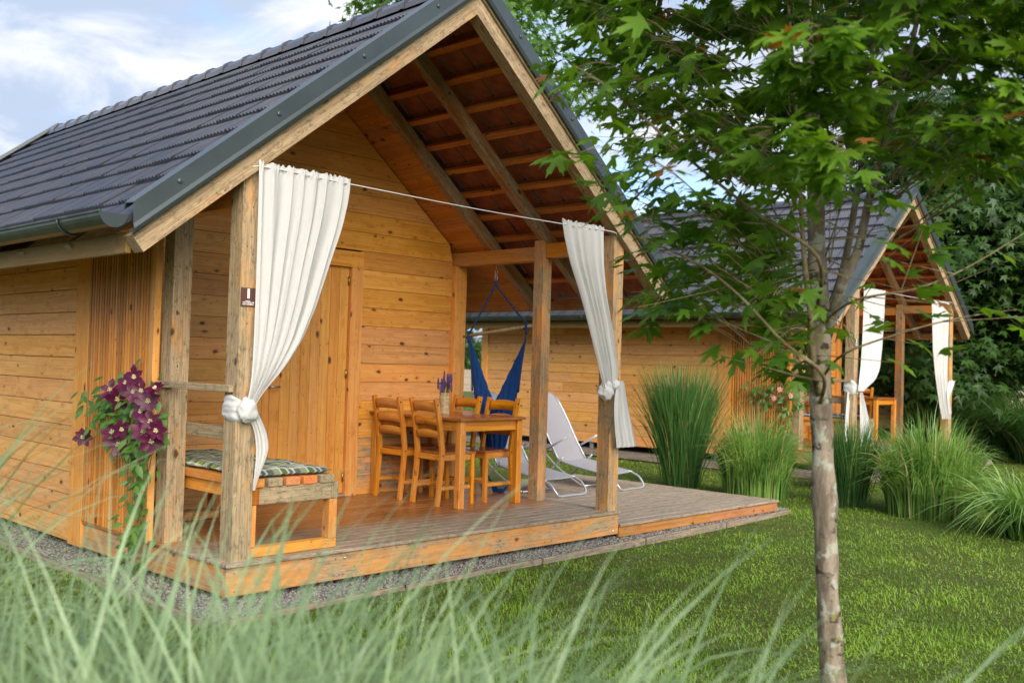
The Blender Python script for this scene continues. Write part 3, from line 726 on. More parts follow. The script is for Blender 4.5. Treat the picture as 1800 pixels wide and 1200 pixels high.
c1 = cabin((0, 0, 0), 'nearest timber cabin with dark tiled gable roof and porch, number 1 on its post')
O2 = Vector((11.95, 1.2, 0.12))
c2 = cabin(tuple(O2), 'middle timber cabin behind the young maple, its porch half hidden by grasses')
O3 = Vector((24.4, 2.0, 0.12))
c3 = dup(c2, None, tuple(O3), 'farthest timber cabin, only bits showing through leaves at the right edge', skip=('roof_tile', 'ridge_tile', 'lining_board', 'batten'))
me = mesh_join([(TILE, tile_matrix(s, c, r)) for s in (-1, 1) for c in range(20 if s < 0 else 7) for r in range(NROW)], 'front_tiles', [M['tile'], M['terra']])
o = obj('front_tiles', me, c3); o['kind'] = 'stuff'
# ------------------------------------------------------------------ edging, gravel
def edging(p0, p1, label, n=4):
    t = thing('garden_edging', label, 'edging', p0)
    a = Vector((0, 0, 0)); b = Vector(p1)-Vector(p0)
    for i in range(n): beam('plank', t, a+(b-a)*(i/n+0.002), a+(b-a)*((i+1)/n-0.002) + Vector((0, 0, random.uniform(-.004, .004))), 0.032, 0.11, M['timberedge'], (0, 0, 1), (1, .95, .9, 0.5))
    return t
edging((-0.27, -0.37, -0.325), (7.72, 0.0, -0.325), 'low timber plank edging the gravel in front of the porch deck', 5)
edging((-0.32, -0.34, -0.325), (-0.32, 8.9, -0.325), 'low timber plank edging the gravel along the side wall, behind the foreground grass', 4)
edging((11.50, 1.0, -0.25), (11.50, 10.4, -0.25), 'low timber plank edging the lawn along the middle cabin', 4)
edging((11.50, 0.85, -0.25), (17.5, 0.9, -0.25), 'low timber plank edging the lawn in front of the middle cabin porch', 3)
def bed(pts, z, name, label):
    V = [(x, y, z) for x, y in pts]; o = obj(name, mesh(name, V, [tuple(range(len(V)))], M['gravel'])); o['kind'] = 'structure'; o['label'] = label
bed([(-0.31, -0.35), (7.72, 0.02), (7.72, 3.4), (4.6, 3.4), (4.6, 8.9), (-0.31, 8.9)], -0.272, 'gravel_bed', 'grey gravel strip under the edge of the nearest porch deck')
bed([(11.51, 0.9), (17.5, 0.9), (17.5, 10.3), (11.51, 10.3)], -0.215, 'gravel_bed', 'gravel strip along the foot of the middle cabin')
def stones():
    n = 15000; k = 0; P = []
    a = rng.random(n)
    X = np.where(a < 0.68, rng.random(n)*8.0-0.28, rng.random(n)*0.42-0.29)
    Y = np.where(a < 0.68, -0.35+ (X+0.3)*0.046 + rng.random(n)**1.0*0.50, rng.random(n)*6.5-0.3)
    s = 0.006+0.010*rng.random(n)**2; S = np.stack([s*(0.8+0.6*rng.random(n)), s*(0.8+0.6*rng.random(n)), s*0.7], -1)
    T = np.array([(1, 0, 0), (0, 1, 0), (-1, 0, 0), (0, -1, 0), (0, 0, 1), (0, 0, -1)], float)
    Fc = np.array([(0, 1, 4), (1, 2, 4), (2, 3, 4), (3, 0, 4), (1, 0, 5), (2, 1, 5), (3, 2, 5), (0, 3, 5)])
    ang = rng.random(n)*6.28; ca, sa = np.cos(ang), np.sin(ang)
    L_ = T[None]*S[:, None] * (0.75+0.5*rng.random((n, 6, 1)))
    V = np.empty_like(L_); V[..., 0] = L_[..., 0]*ca[:, None]-L_[..., 1]*sa[:, None]; V[..., 1] = L_[..., 0]*sa[:, None]+L_[..., 1]*ca[:, None]; V[..., 2] = L_[..., 2]
    V += np.stack([X, Y, np.full(n, -0.268)], -1)[:, None]
    F = Fc[None]+np.arange(n)[:, None, None]*6
    o = obj('gravel', npmesh('gravel', V.reshape(-1, 3), F.reshape(-1, 3), M['stone'], False, np.repeat(rng.random(n), 6)))
    o['kind'] = 'stuff'; o['label'] = 'loose grey gravel between the deck and its plank edging'
stones()

# ------------------------------------------------------------------ lower deck
D2 = thing('lower_deck', 'weathered grey lower deck with the sun loungers, right of the porch', 'deck', (4.300, 0, 0))
nb = 23; dw = 3.22/nb
for i in range(nb):
    y = -0.02+i*dw; L1 = 3.10
    cut = random.choice((None, 1.2, 2.1)) if i % 3 else None
    for a, b in (((0.0, L1),) if cut is None else ((0.0, cut-0.002), (cut+0.002, L1))):
        box('deck_board', D2, a, b, y+0.002, y+dw-0.002, -0.158, -0.130+random.uniform(-.001, .001), M['deck'], 0, (lambda q: (q, q, q*1.02, 0.96))(random.uniform(1.05, 1.25)), 0.005)
box('fascia_board', D2, 0.0, 1.62, 0.0, 0.035, -0.262, -0.161, M['pale'], 0, (.56, .50, .60, 0.12)); box('fascia_board', D2, 1.624, 3.09, 0.0, 0.035, -0.262, -0.161, M['pale'], 0, (.62, .52, .60, 0.10))
box('fascia_board', D2, 3.055, 3.09, 0.038, 3.18, -0.262, -0.161, M['deck'], 1, (1.1, .9, .8, 0.4))
for x, y in ((0.2, 0.15), (2.9, 0.15), (1.5, 0.15), (0.2, 3.0), (2.9, 3.0)): box('foot', D2, x-0.04, x+0.04, y-0.04, y+0.04, -0.32, -0.160, M['timberedge'], 2)

# ------------------------------------------------------------------ dining furniture
def bent(name, parent, pts, w, d, mat, col=None, xdir=None):
    """bar of rectangular section bent in the XZ plane; w along Y, d in XZ"""
    V = []; F = []; n = len(pts)
    for i, (x, y, z) in enumerate(pts):
        a = Vector(pts[max(0, i-1)]); b = Vector(pts[min(n-1, i+1)]); t = (b-a).normalized(); nn = Vector((t.z, 0, -t.x))
        for sy, sn in ((-1, -1), (1, -1), (1, 1), (-1, 1)): V.append(Vector((x, y, z)) + nn*sn*d/2 + Vector((0, sy*w/2, 0)))
    for i in range(n-1):
        for k in range(4): F.append((i*4+k, i*4+(k+1) % 4, i*4+4+(k+1) % 4, i*4+4+k))
    F.append((3, 2, 1, 0)); F.append(tuple((n-1)*4+k for k in range(4)))
    # store with grain axis X = up
    R = Matrix(((0, 0, -1), (0, 1, 0), (1, 0, 0))); o0 = Vector(pts[0]); V = [R.transposed() @ (v-o0) for v in V]
    me = mesh(name, V, F, mat); fixn(me); o = obj(name, me, parent, col or tint(0.08)); o.matrix_local = Matrix.Translation(o0) @ R.to_4x4(); return o
HN = M['honey']
def make_chair(label):
    t = thing('dining_chair', label, 'chair', group='wooden dining chairs around the porch table')
    w = 0.20
    for s in (-1, 1):
        b = bent('back_leg', t, [(-0.235, s*w, 0), (-0.195, s*w, 0.40), (-0.190, s*w, 0.53), (-0.225, s*w, 0.78), (-0.285, s*w, 1.045)], 0.032, 0.048, HN)
        for z, x in ((0.49, -0.19), (0.99, -0.272)):
            v, f = sweep([(x, s*(w+0.014), z), (x, s*(w+0.0185), z)], 0.008, 8); q = obj('bolt', mesh('bolt', [Vector(p) for p in v], f, M['blacksteel']), t)
        bent('front_leg', t, [(0.195, s*w, 0), (0.19, s*w, 0.50)], 0.036, 0.040, HN)
        box('apron', t, -0.168, 0.170, s*(w-0.004)-0.011, s*(w-0.004)+0.011, 0.44, 0.498, HN, 0)
        box('stretcher', t, -0.20, 0.172, s*w-0.010, s*w+0.010, 0.155, 0.19, HN, 0)
    box('apron', t, 0.176, 0.198, -w+0.02, w-0.02, 0.44, 0.498, HN, 1)
    box('apron', t, -0.20, -0.18, -w+0.018, w-0.018, 0.44, 0.498, HN, 1)
    box('stretcher', t, -0.02, 0.0, -w+0.012, w-0.012, 0.155, 0.185, HN, 1)
    V = [(-0.168, -0.185, 0.5), (-0.168, 0.185, 0.5), (0.225, 0.222, 0.5), (0.225, -0.222, 0.5)]
    solid('seat', t, [V[0], V[3], V[2], V[1]] + [(x, y, 0.522) for x, y, z in (V[0], V[3], V[2], V[1])], M['redtop'], (1, 0, 0), (0, 1, 0), tint(0.08))
    for z0, z1, x in ((0.915, 1.005, -0.262), (0.785, 0.86, -0.236), (0.655, 0.725, -0.212)):
        V = []; F = []; n = 10
        for i in range(n+1):
            u = -1+2*i/n; y = u*(w-0.016); bow = -0.020*(1-u*u); arch = 0.022*(1-u*u)
            for dx, z in ((-0.009, z0+arch*0.35), (0.009, z0+arch*0.35), (0.009, z1+arch), (-0.009, z1+arch)): V.append((x+dx+bow-(z-z0)*0.16, y, z))
        for i in range(n):
            for k in range(4): F.append((i*4+k, i*4+(k+1) % 4, i*4+4+(k+1) % 4, i*4+4+k))
        F += [(3, 2, 1, 0), tuple(n*4+k for k in range(4))]
        R = Matrix(((0, -1, 0), (1, 0, 0), (0, 0, 1))); V = [R.transposed() @ Vector(v) for v in V]
        me = mesh('back_slat', V, F, HN, True); fixn(me); o = obj('back_slat', me, t, tint(0.1)); o.matrix_local = R.to_4x4()
    return t
ch = make_chair('wooden ladder-back chair nearest the door, left of the porch table')
ch.location = (3.225, 2.00, 0)
k2 = dup(ch, None, (3.225, 1.40, 0), 'wooden ladder-back chair in front on the left of the porch table'); k2.rotation_euler.z = math.radians(-4)
k3 = dup(ch, None, (3.765, 1.385, 0), 'wooden ladder-back chair on the right of the porch table, nearest the bare post'); k3.rotation_euler.z = math.radians(183)
k4 = dup(ch, None, (3.755, 1.95, 0), 'wooden ladder-back chair at the far right of the porch table, before the hammock'); k4.rotation_euler.z = math.radians(178)
def make_table(label):
    t = thing('dining_table', label, 'table', (3.45, 1.64, 0))
    X, Y, H = 0.395, 0.65, 0.845
    for sx in (-1, 1):
        for sy in (-1, 1): box('leg', t, sx*X-0.036, sx*X+0.036, sy*Y-0.036, sy*Y+0.036, 0, H, HN, 2)
    for sy in (-1, 1): box('apron', t, -X+0.037, X-0.037, sy*Y-0.012, sy*Y+0.012, H-0.105, H, HN, 0, tint(0.03))
    for sx in (-1, 1): box('apron', t, sx*X-0.012, sx*X+0.012, -Y+0.037, Y-0.037, H-0.105, H, HN, 1, tint(0.03))
    n = 7; w = 2*(X+0.06)/n
    for i in range(n): box('top_board', t, -X-0.06+i*w+0.0003, -X-0.06+(i+1)*w-0.0003, -Y-0.06, Y+0.06, H+0.001, H+0.026, M['redtop'], 1, tint(0.05), 0.0015)
    return t
tb = make_table('wooden dining table with chairs tucked in on the nearest porch')
# vase with lavender
vz = thing('vase', 'tall jute-wrapped vase of lavender on the porch table', 'vase', (3.40, 1.62, 0.8715))
prof = [(0, 0.052), (0.01, 0.056), (0.05, 0.052), (0.11, 0.054), (0.17, 0.055), (0.195, 0.050), (0.215, 0.055), (0.222, 0.052)]
V = []; F = []; sg = 20; pr = []
for z, r in prof: pr.append((z, r))
N_ = 44
for i in range(N_):
    z = 0.222*i/(N_-1); r = np.interp(z, [p[0] for p in prof], [p[1] for p in prof]) + 0.0022*math.sin(i*2.2)
    for k in range(sg): a = 2*math.pi*k/sg; V.append((r*math.cos(a), r*math.sin(a), z+0.002*math.sin(a)))
for i in range(N_-1):
    for k in range(sg): F.append((i*sg+k, i*sg+(k+1) % sg, (i+1)*sg+(k+1) % sg, (i+1)*sg+k))
F.append(tuple(range(sg-1, -1, -1)))
obj('vase_body', mesh('vase_body', V, F, M['twine'], True), vz)
for k in range(24):
    a = random.uniform(0, 6.28); sp = random.uniform(0.01, 0.10); h = random.uniform(0.28, 0.43); x, y = sp*math.cos(a), sp*math.sin(a)
    st = tube('stem', vz, [(x*0.3, y*0.3, 0.1), (x*0.6, y*0.6, 0.2), (x, y, h)], 0.0018, M['clemleaf'], 5)
    mb = MB()
    for q in range(9):
        zc = h-0.02*q*0.5+0.01; r = 0.009*(1-abs(q-4)/7)
        for w in range(4):
            aa = w*1.57+q*0.8; cx, cy = x+r*math.cos(aa), y+r*math.sin(aa)
            mb.add([(cx-.006, cy, zc), (cx, cy-.006, zc), (cx+.006, cy, zc), (cx, cy+.006, zc), (cx, cy, zc+.011), (cx, cy, zc-.007)], [(0, 1, 4), (1, 2, 4), (2, 3, 4), (3, 0, 4), (1, 0, 5), (2, 1, 5), (3, 2, 5), (0, 3, 5)])
    mb.build('bloom', M['lavender'], st)

# ------------------------------------------------------------------ bench with cushion
def make_bench(label):
    t = thing('bench', label, 'bench', (0.575, 0.08, 0))
    X = 0.345; B = M['pale']
    for y0, k in ((0.0, 0), (1.70, 1)):
        for s in (-1, 1): box('leg', t, s*X-0.035, s*X+0.035, y0, y0+0.09, 0.072, 0.365, M['pine'], 2, (1, .85, .7, 0.15))
        box('foot_rail', t, -X-0.036, X+0.036, y0, y0+0.09, 0.003, 0.070, M['pine'], 0, (1, .95, .85, 0.05))
        box('apron', t, -X+0.055, X-0.02, y0, y0+0.06, 0.367, 0.487, B, 0, (.8, .78, .7, 0.75))
        box('leg_block', t, -X-0.037, -X+0.052, y0-0.004, y0+0.09, 0.368, 0.487, M['redtop'], 2, (1, 1, 1, 0.1))
        box('leg_block', t, X-0.018, X+0.040, y0-0.004, y0+0.09, 0.368, 0.487, B, 2, (.35, .33, .28, 0.8))
    for s in (-1, 1): box('side_rail', t, s*X-0.03*(s > 0)-0.0, s*X+0.03*(s < 0)+0.0, 0.092, 1.695, 0.39, 0.487, M['pine'], 1, (1, .9, .75, 0.1))
    for i, c in enumerate(((.95, .72, .5, .10), (.55, .6, .5, .85), (1.0, .62, .45, .2), (1.05, .62, .42, .15), (.38, .36, .30, .85))):
        x0 = -X-0.03+i*0.148; box('seat_beam', t, x0, x0+0.118, -0.012, 1.80, 0.489, 0.548, B, 1, c)
    return t
bn = make_bench('slatted timber bench with a plaid pad behind the numbered post')
def cushion(mat, name_label):
    nx, ny = 22, 46; X0, X1, Y0, Y1 = -0.345, 0.335, 0.01, 1.76; V = []; F = []
    for side in (1, -1):
        for j in range(ny+1):
            for i in range(nx+1):
                u = i/nx; v = j/ny; e = min(u, 1-u, 1)*2; f_ = min(v, 1-v)*2
                ed = (1-(1-min(1, e*4.0))**3)*(1-(1-min(1, f_*9.0))**3)
                z = 0.026*ed*side
                if side > 0: z += 0.014*ed*math.cos(u*math.pi*6)*0.35 + 0.010*ed*math.sin(v*17+u*3)*0.6 - 0.022*math.exp(-(((u*3) % 1-0.5)**2+((v*7) % 1-0.5)**2)/0.006)*ed
                V.append((X0+(X1-X0)*u+0.008*math.sin(v*22)*(1 if 0 < i < nx else 1.6), Y0+(Y1-Y0)*v+0.006*math.sin(u*15), 0.578+z))
    b = (nx+1)*(ny+1)
    for j in range(ny):
        for i in range(nx):
            a = j*(nx+1)+i; F.append((a, a+1, a+nx+2, a+nx+1)); F.append((b+a, b+a+nx+1, b+a+nx+2, b+a+1))
    for i in range(nx): F.append((i, b+i, b+i+1, i+1)); a = ny*(nx+1)+i; F.append((a, a+1, b+a+1, b+a))
    for j in range(ny): a = j*(nx+1); F.append((a, a+nx+1, b+a+nx+1, b+a)); a += nx; F.append((a, b+a, b+a+nx+1, a+nx+1))
    o = obj('bench_cushion', mesh('bench_cushion', V, F, mat, True)); o.location = (0.575, 0.08, 0); tag(o, name_label, 'cushion'); return o
cu = cushion(M['plaid'], 'green and white plaid pad lying on the porch bench')

# ------------------------------------------------------------------ sun loungers
def make_lounger(label, loc, rz):
    t = thing('sun_lounger', label, 'sun lounger', loc, rz, 'sun loungers on the lower deck'); w = 0.28
    # side profile (y back, z): foot bar at y=0, seat front 0.18, fold 1.0, head 1.6
    r = 0.013
    seat = [(0.20, 0.185), (0.55, 0.235), (0.95, 0.300)]; back = [(0.95, 0.300), (1.12, 0.56), (1.30, 0.86), (1.50, 1.16)]
    for s in (-1, 1):
        x = s*(w+0.012)
        tube('side_rail', t, [(x, 0.20, 0.19), (x, 0.55, 0.235), (x, 0.95, 0.300)], r, M['tube'], 8, 3)
        tube('back_rail', t, [(x, 0.95, 0.305), (x, 1.12, 0.56), (x, 1.30, 0.86), (x*0.97, 1.46, 1.10)], r, M['tube'], 8, 3)
        tube('armrest', t, [(x*1.16, 1.20, 0.40), (x*1.16, 0.80, 0.62)], 0.015, M['tube'], 10)
        tube('arm_leg', t, [(x*1.16, 1.18, 0.41), (x*1.08, 0.92, 0.20), (x*1.0, 0.62, 0.04), (x*0.95, 0.55, 0.016)], r, M['tube'], 8, 3)
        tube('rear_leg', t, [(x*1.10, 0.86, 0.36), (x*1.10, 1.05, 0.18), (x*1.0, 1.22, 0.045), (x*0.9, 1.24, 0.016)], r, M['tube'], 8, 3)
    tube('foot_frame', t, [(-w-0.012, 0.22, 0.19), (-w-0.010, 0.10, 0.145), (-w+0.0, 0.02, 0.06), (-w+0.05, 0.0, 0.016), (0, 0.0, 0.014), (w-0.05, 0, 0.016), (w, 0.02, 0.06), (w+0.010, 0.10, 0.145), (w+0.012, 0.22, 0.19)], r, M['tube'], 8, 4)
    tube('floor_bar', t, [(-w*0.9, 1.24, 0.014), (w*0.9, 1.24, 0.014)], r, M['tube'], 8)
    tube('floor_bar', t, [(-w*0.95, 0.55, 0.014), (w*0.95, 0.55, 0.014)], r, M['tube'], 8)
    # sling
    P = seat[:-1] + [(0.90, 0.292), (0.98, 0.325)] + back[1:]; P = [p for p in smooth_path([(0, a, b) for a, b in P], 6)]
    V = []; F = []; nx = 10; n = len(P)
    for i, p in enumerate(P):
        u = i/(n-1); ww = w+0.012
        if u > 0.90: ww *= math.sqrt(max(0.05, 1-((u-0.90)/0.10)**2*0.55))
        for k in range(nx+1):
            q = -1+2*k/nx; sag = 0.020*(1-q*q)*(0.6+0.4*math.sin(u*6)); V.append((q*ww, p.y+sag*0.6*(u > 0.45), p.z+0.012-sag*(1 if u < 0.45 else 0.35)))
    for i in range(n-1):
        for k in range(nx): a = i*(nx+1)+k; F.append((a, a+1, a+nx+2, a+nx+1))
    V2 = [(x, y+0.002, z-0.006) for x, y, z in V]; b = len(V)
    F += [(b+f[0], b+f[3], b+f[2], b+f[1]) for f in F]
    for i in range(n-1): a = i*(nx+1); F.append((a, a+nx+1, b+a+nx+1, b+a)); a += nx; F.append((a, b+a, b+a+nx+1, a+nx+1))
    for k in range(nx): F.append((k, k+1, b+k+1, b+k)[::-1]); a = (n-1)*(nx+1)+k; F.append((a, a+1, b+a+1, b+a))
    obj('sling', mesh('sling', V+V2, F, M['sling'], True), t); return t
lg = make_lounger('pale sling sun lounger with its whole back in view between the two right posts', (6.62, 1.60, -0.129), math.radians(4))
l2 = dup(lg, None, (5.48, 1.62, -0.129), 'pale sling sun lounger partly behind the dining chairs and hammock chair'); l2.rotation_euler.z = math.radians(2)

# ------------------------------------------------------------------ hammock chair
def make_hammock(label, loc):
    t = thing('hammock_chair', label, 'hammock chair', loc); BL, BR = M['blue'], M['bluerope']
    Lp, Rp = Vector((-0.10, 0.30, 1.71)), Vector((0.205, -0.29, 1.825)); ax = (Rp-Lp).normalized()
    tube('hook', t, [(0, 0, 2.50), (0, 0, 2.455), (0.02, 0, 2.44), (0.02, 0, 2.41), (0, 0, 2.395), (-0.018, 0, 2.41), (-0.012, 0, 2.43)], 0.005, M['steel'], 6, 3)
    tube('carabiner', t, [(0, 0.0, 2.40), (0.016, 0, 2.38), (0.014, 0, 2.33), (0, 0, 2.315), (-0.014, 0, 2.33), (-0.016, 0, 2.38), (0, 0, 2.40)], 0.005, M['steel'], 6, 3)
    tube('spreader_bar', t, [Lp-ax*0.07, Rp+ax*0.07], 0.018, M['honey'], 12)
    for P_ in (Lp, Rp):
        tube('rope', t, [(0, 0, 2.33), (0.01 if P_ is Rp else -0.01, 0, 2.27), P_.lerp(Vector((0, 0, 2.3)), 0.5)+Vector((0, 0, -0.006)), P_+Vector((0, 0, 0.02))], 0.011, BR, 7, 4)
        V, F = sweep(smooth_path([P_+Vector((0, 0, 0.05)), P_+Vector((0.02, 0.02, 0.01)), P_+Vector((-0.02, 0.02, -0.02)), P_+Vector((0.02, -0.02, -0.03)), P_+Vector((0.01, 0, 0.03)), P_+Vector((-0.02, -0.01, 0)), P_+Vector((0, 0, -0.08))], 4), 0.014, 7)
        obj('knot', mesh('knot', V, F, BR, True), t)
    nu, nv = 90, 22
    for lay, off in (('seat_cloth', 0.10), ('back_cloth', -0.14)):
        V = []; F = []
        for i in range(nu+1):
            u = i/nu; c = Lp.lerp(Rp, 0.02+0.96*u); s = math.sin(math.pi*u)
            k = abs(2*u-1)
            ztop = 0.93+(1.68-0.93)*k**1.25 + (0.06 if lay == 'back_cloth' else 0)*s; zbot = 0.47+(1.60-0.47)*max(0, (k-0.50)/0.50)**1.9
            cen = Vector((0, 0, 0)); pull = 0.80 + 0.20*k
            for j in range(nv+1):
                v = j/nv; z = ztop+(zbot-ztop)*v
                hx = c.x*pull*(1-0.45*v*(1-k)); hy = c.y*pull*(1-0.45*v*(1-k))
                nrm = Vector((ax.y, -ax.x, 0)).normalized()
                bulge = off*s*(math.sin(math.pi*min(1, v*0.9+0.05)))*1.0 + 0.011*math.sin(v*26+u*7)*s + 0.012*math.sin(u*64+v*2)*s + 0.006*math.sin(u*150)*s
                V.append((hx-nrm.x*bulge, hy-nrm.y*bulge, z))
        for i in range(nu):
            for j in range(nv): a = i*(nv+1)+j; F.append((a, a+1, a+nv+2, a+nv+1))
        obj(lay, mesh(lay, V, F, BL, True), t)
    for P_ in (Lp, Rp):
        tube('strap', t, [P_+Vector((0, 0, -0.02)), P_*0.97+Vector((0, 0, -0.10)), Vector((P_.x*0.86, P_.y*0.86, 1.35)), Vector((P_.x*0.80, P_.y*0.80, 1.10))], 0.010, BR, 6, 4)
    # foot sling on two cords
    a = Vector((0.05, -0.10, 0.0))
    for s in (-1, 1): tube('cord', t, [Vector((0.06*s, -0.12*s, 0.52))+a*0.2, Vector((0.07*s, -0.14*s, 0.23))+a], 0.004, BR, 5)
    V = []; F = []
    for i in range(25):
        u = i/24; s = math.sin(math.pi*u); p = Vector((-0.07+0.14*u, 0.14-0.28*u, 0.22-0.17*s))+a
        for j in range(9):
            v = j/8; V.append((p.x+0.05*s*(v-0.5), p.y+0.08*s*(v-0.5), p.z-0.10*s*v+0.006*math.sin(u*40+v*5)))
    for i in range(24):
        for j in range(8): q = i*9+j; F.append((q, q+1, q+10, q+9))
    obj('foot_sling', mesh('foot_sling', V, F, BL, True), t); return t
hm = make_hammock('blue hammock chair hanging from the porch tie beam behind the table', (4.20, 1.72, 0.0))

# ------------------------------------------------------------------ curtains
def sheet(name, rows, pleats, mat, amp, parent, y0=-0.035, nu=150, nz=90, seed=0, ysh=0.0, header=False):
    zs = [r[0] for r in rows]; V = []; F = []; rr = random.Random(seed); ph = [rr.uniform(0, 6) for _ in range(4)]
    zz_ = list(reversed(zs)); xl = list(reversed([r[1] for r in rows])); xr = list(reversed([r[2] for r in rows]))
    def sm(zv, xs): return float(np.interp(zv, zz_, xs))
    zt, zb = zs[0], zs[-1]
    for i in range(nz+1):
        t = i/nz; z = zt+(zb-zt)*t
        a = (sm(z, xl)+sm(z+0.05, xl)+sm(z-0.05, xl))/3; b = (sm(z, xr)+sm(z+0.05, xr)+sm(z-0.05, xr))/3
        if i == 0: a, b = rows[0][1:3]
        wd = b-a; A = min(amp, wd*0.10+0.006)
        for k in range(nu+1):
            u = k/nu; uu = u + 0.018*math.sin(u*9+ph[0]+t*1.5) + 0.010*math.sin(u*23+ph[1])
            w1 = math.sin(2*math.pi*pleats*uu + 0.5*math.sin(t*2.2+ph[2])); w2 = math.sin(2*math.pi*pleats*1.7*uu+ph[3]+t*2)
            y = y0 - A*(0.72*w1+0.28*w2*(1-0.5*t)) + ysh*t
            x = a+wd*u + A*0.30*math.cos(2*math.pi*pleats*uu)*(1 if 0 < k < nu else 0)
            zc = z
            if header and t < 0.035: zc += 0.006*math.sin(2*math.pi*pleats*3.3*u+1)+0.004*math.sin(u*170); y += 0.010*math.sin(u*150+ph[1])*math.exp(-((t-0.018)/0.01)**2)
            V.append((x, y, zc))
    for i in range(nz):
        for k in range(nu): q = i*(nu+1)+k; F.append((q, q+1, q+nu+2, q+nu+1))
    o = obj(name, mesh(name, V, F, mat, True), parent); return o
def knotband(parent, mat, x0, x1, y0, y1, z, seed, hgt=0.13, tilt=0.06):
    """cloth wound round a post"""
    V = []; F = []; n = 48; m_ = 14; rr = random.Random(seed); cx, cy = (x0+x1)/2, (y0+y1)/2; hx, hy = (x1-x0)/2+0.012, (y1-y0)/2+0.012
    for i in range(n):
        a = 2*math.pi*i/n; e = 4.0; c_, s_ = math.cos(a), math.sin(a); q = (abs(c_)**e+abs(s_)**e)**(-1/e)
        for j in range(m_+1):
            v = j/m_; th = 0.016*math.sin(math.pi*v)**0.6+0.014*mnoise.noise(Vector((c_*1.1, s_*1.1, v*6.5+0.9*c_+seed)))+0.006*mnoise.noise(Vector((c_*2, s_*2, v*15+seed)))
            V.append((cx+c_*q*(hx+th), cy+s_*q*(hy+th), z+hgt*(0.5-v)*(1+0.20*math.sin(a*2+1))+tilt*math.cos(a)))
    for i in range(n):
        for j in range(m_): a = i*(m_+1)+j; b = ((i+1) % n)*(m_+1)+j; F.append((a, a+1, b+1, b))
    return obj('tie_band', mesh('tie_band', V, F, mat, True), parent)
def knot(parent, mat, c, r, seed):
    V = []; F = []; n, m_ = 30, 22
    for i in range(m_+1):
        p = math.pi*i/m_
        for k in range(n):
            a = 2*math.pi*k/n; q = Vector((math.sin(p)*math.cos(a), math.sin(p)*math.sin(a), math.cos(p))); f = 1+0.28*mnoise.noise(q*1.5+Vector((seed*3.1, 0, 0)))+0.16*mnoise.noise(Vector((q.x*1.6+q.z*2.2, q.y*1.2, (q.z-q.x*0.7)*6.0+seed)))
            V.append((c[0]+r[0]*f*math.sin(p)*math.cos(a), c[1]+r[1]*f*math.sin(p)*math.sin(a), c[2]+r[2]*f*math.cos(p)))
    for i in range(m_):
        for k in range(n): F.append((i*n+k, i*n+(k+1) % n, (i+1)*n+(k+1) % n, (i+1)*n+k))
    return obj('knot', mesh('knot', V, F, mat, True), parent)
CU = M['curtain']
cl = thing('curtain', 'white curtain tied round the numbered post of the nearest porch', 'curtain', (0, 0, 0))
sheet('curtain_cloth', [(2.745, 0.105, 0.885), (2.60, 0.110, 0.875), (2.37, 0.112, 0.825), (2.11, 0.115, 0.735), (1.77, 0.118, 0.622), (1.52, 0.120, 0.512), (1.34, 0.118, 0.385), (1.22, 0.112, 0.265), (1.12, 0.095, 0.175), (1.05, 0.07, 0.135)], 7, CU, 0.024, cl, -0.045, header=True, seed=3)
knotband(cl, CU, 0.045, 0.197, 0.03, 0.182, 1.015, 1, 0.15, -0.035)
knot(cl, CU, (0.105, -0.030, 1.035), (0.075, 0.045, 0.085), 2)
sheet('curtain_tail', [(1.05, 0.085, 0.165), (0.93, 0.155, 0.235), (0.82, 0.180, 0.275), (0.73, 0.185, 0.268), (0.64, 0.175, 0.225), (0.56, 0.165, 0.195), (0.49, 0.160, 0.170)], 3, CU, 0.020, cl, -0.030, nu=50, nz=50, seed=5)
cr = thing('curtain', 'white curtain tied round the right front post of the nearest porch', 'curtain', (0, 0, 0))
sheet('curtain_cloth', [(2.745, 3.265, 3.880), (2.60, 3.30, 3.888), (2.366, 3.396, 3.905), (2.10, 3.55, 3.96), (1.855, 3.664, 4.045), (1.62, 3.765, 4.11), (1.43, 3.851, 4.16), (1.30, 3.90, 4.165), (1.20, 3.95, 4.16)], 7, CU, 0.023, cr, -0.040, header=True, seed=8)
knotband(cr, CU, 4.140, 4.290, 0.03, 0.180, 1.20, 3, 0.11, 0.03)
knot(cr, CU, (4.015, -0.015, 1.185), (0.095, 0.055, 0.095), 4)
knot(cr, CU, (4.13, -0.04, 1.235), (0.055, 0.035, 0.050), 6)
sheet('curtain_tail', [(1.275, 4.14, 4.25), (1.10, 4.10, 4.305), (0.95, 4.10, 4.35), (0.80, 4.125, 4.405), (0.70, 4.15, 4.44), (0.625, 4.17, 4.475)], 4, CU, 0.026, cr, -0.045, nu=80, nz=50, seed=9)
wr = tube('curtain_wire', None, [(0.06, 0.028, 2.640), (0.12, -0.035, 2.712), (0.9, -0.037, 2.704), (2.2, -0.037, 2.692), (3.3, -0.035, 2.702), (3.95, -0.037, 2.716), (4.10, -0.025, 2.70), (4.16, 0.04, 2.66)], 0.0045, M['rope'], 6, 4)
tag(wr, 'white cord stretched across the nearest porch front carrying the curtains', 'cord')
cl2 = thing('curtain', 'white curtain tied round the left post of the middle cabin porch', 'curtain', tuple(O2))
sheet('curtain_cloth', [(2.72, 0.20, 1.02), (2.3, 0.20, 0.99), (1.8, 0.18, 0.93), (1.4, 0.14, 0.84), (1.2, 0.10, 0.66), (1.08, 0.08, 0.35), (1.02, 0.07, 0.20)], 7, CU, 0.03, cl2, -0.045, nu=100, nz=60, seed=11)
knotband(cl2, CU, 0.045, 0.197, 0.03, 0.182, 1.06, 5, 0.20, -0.03)
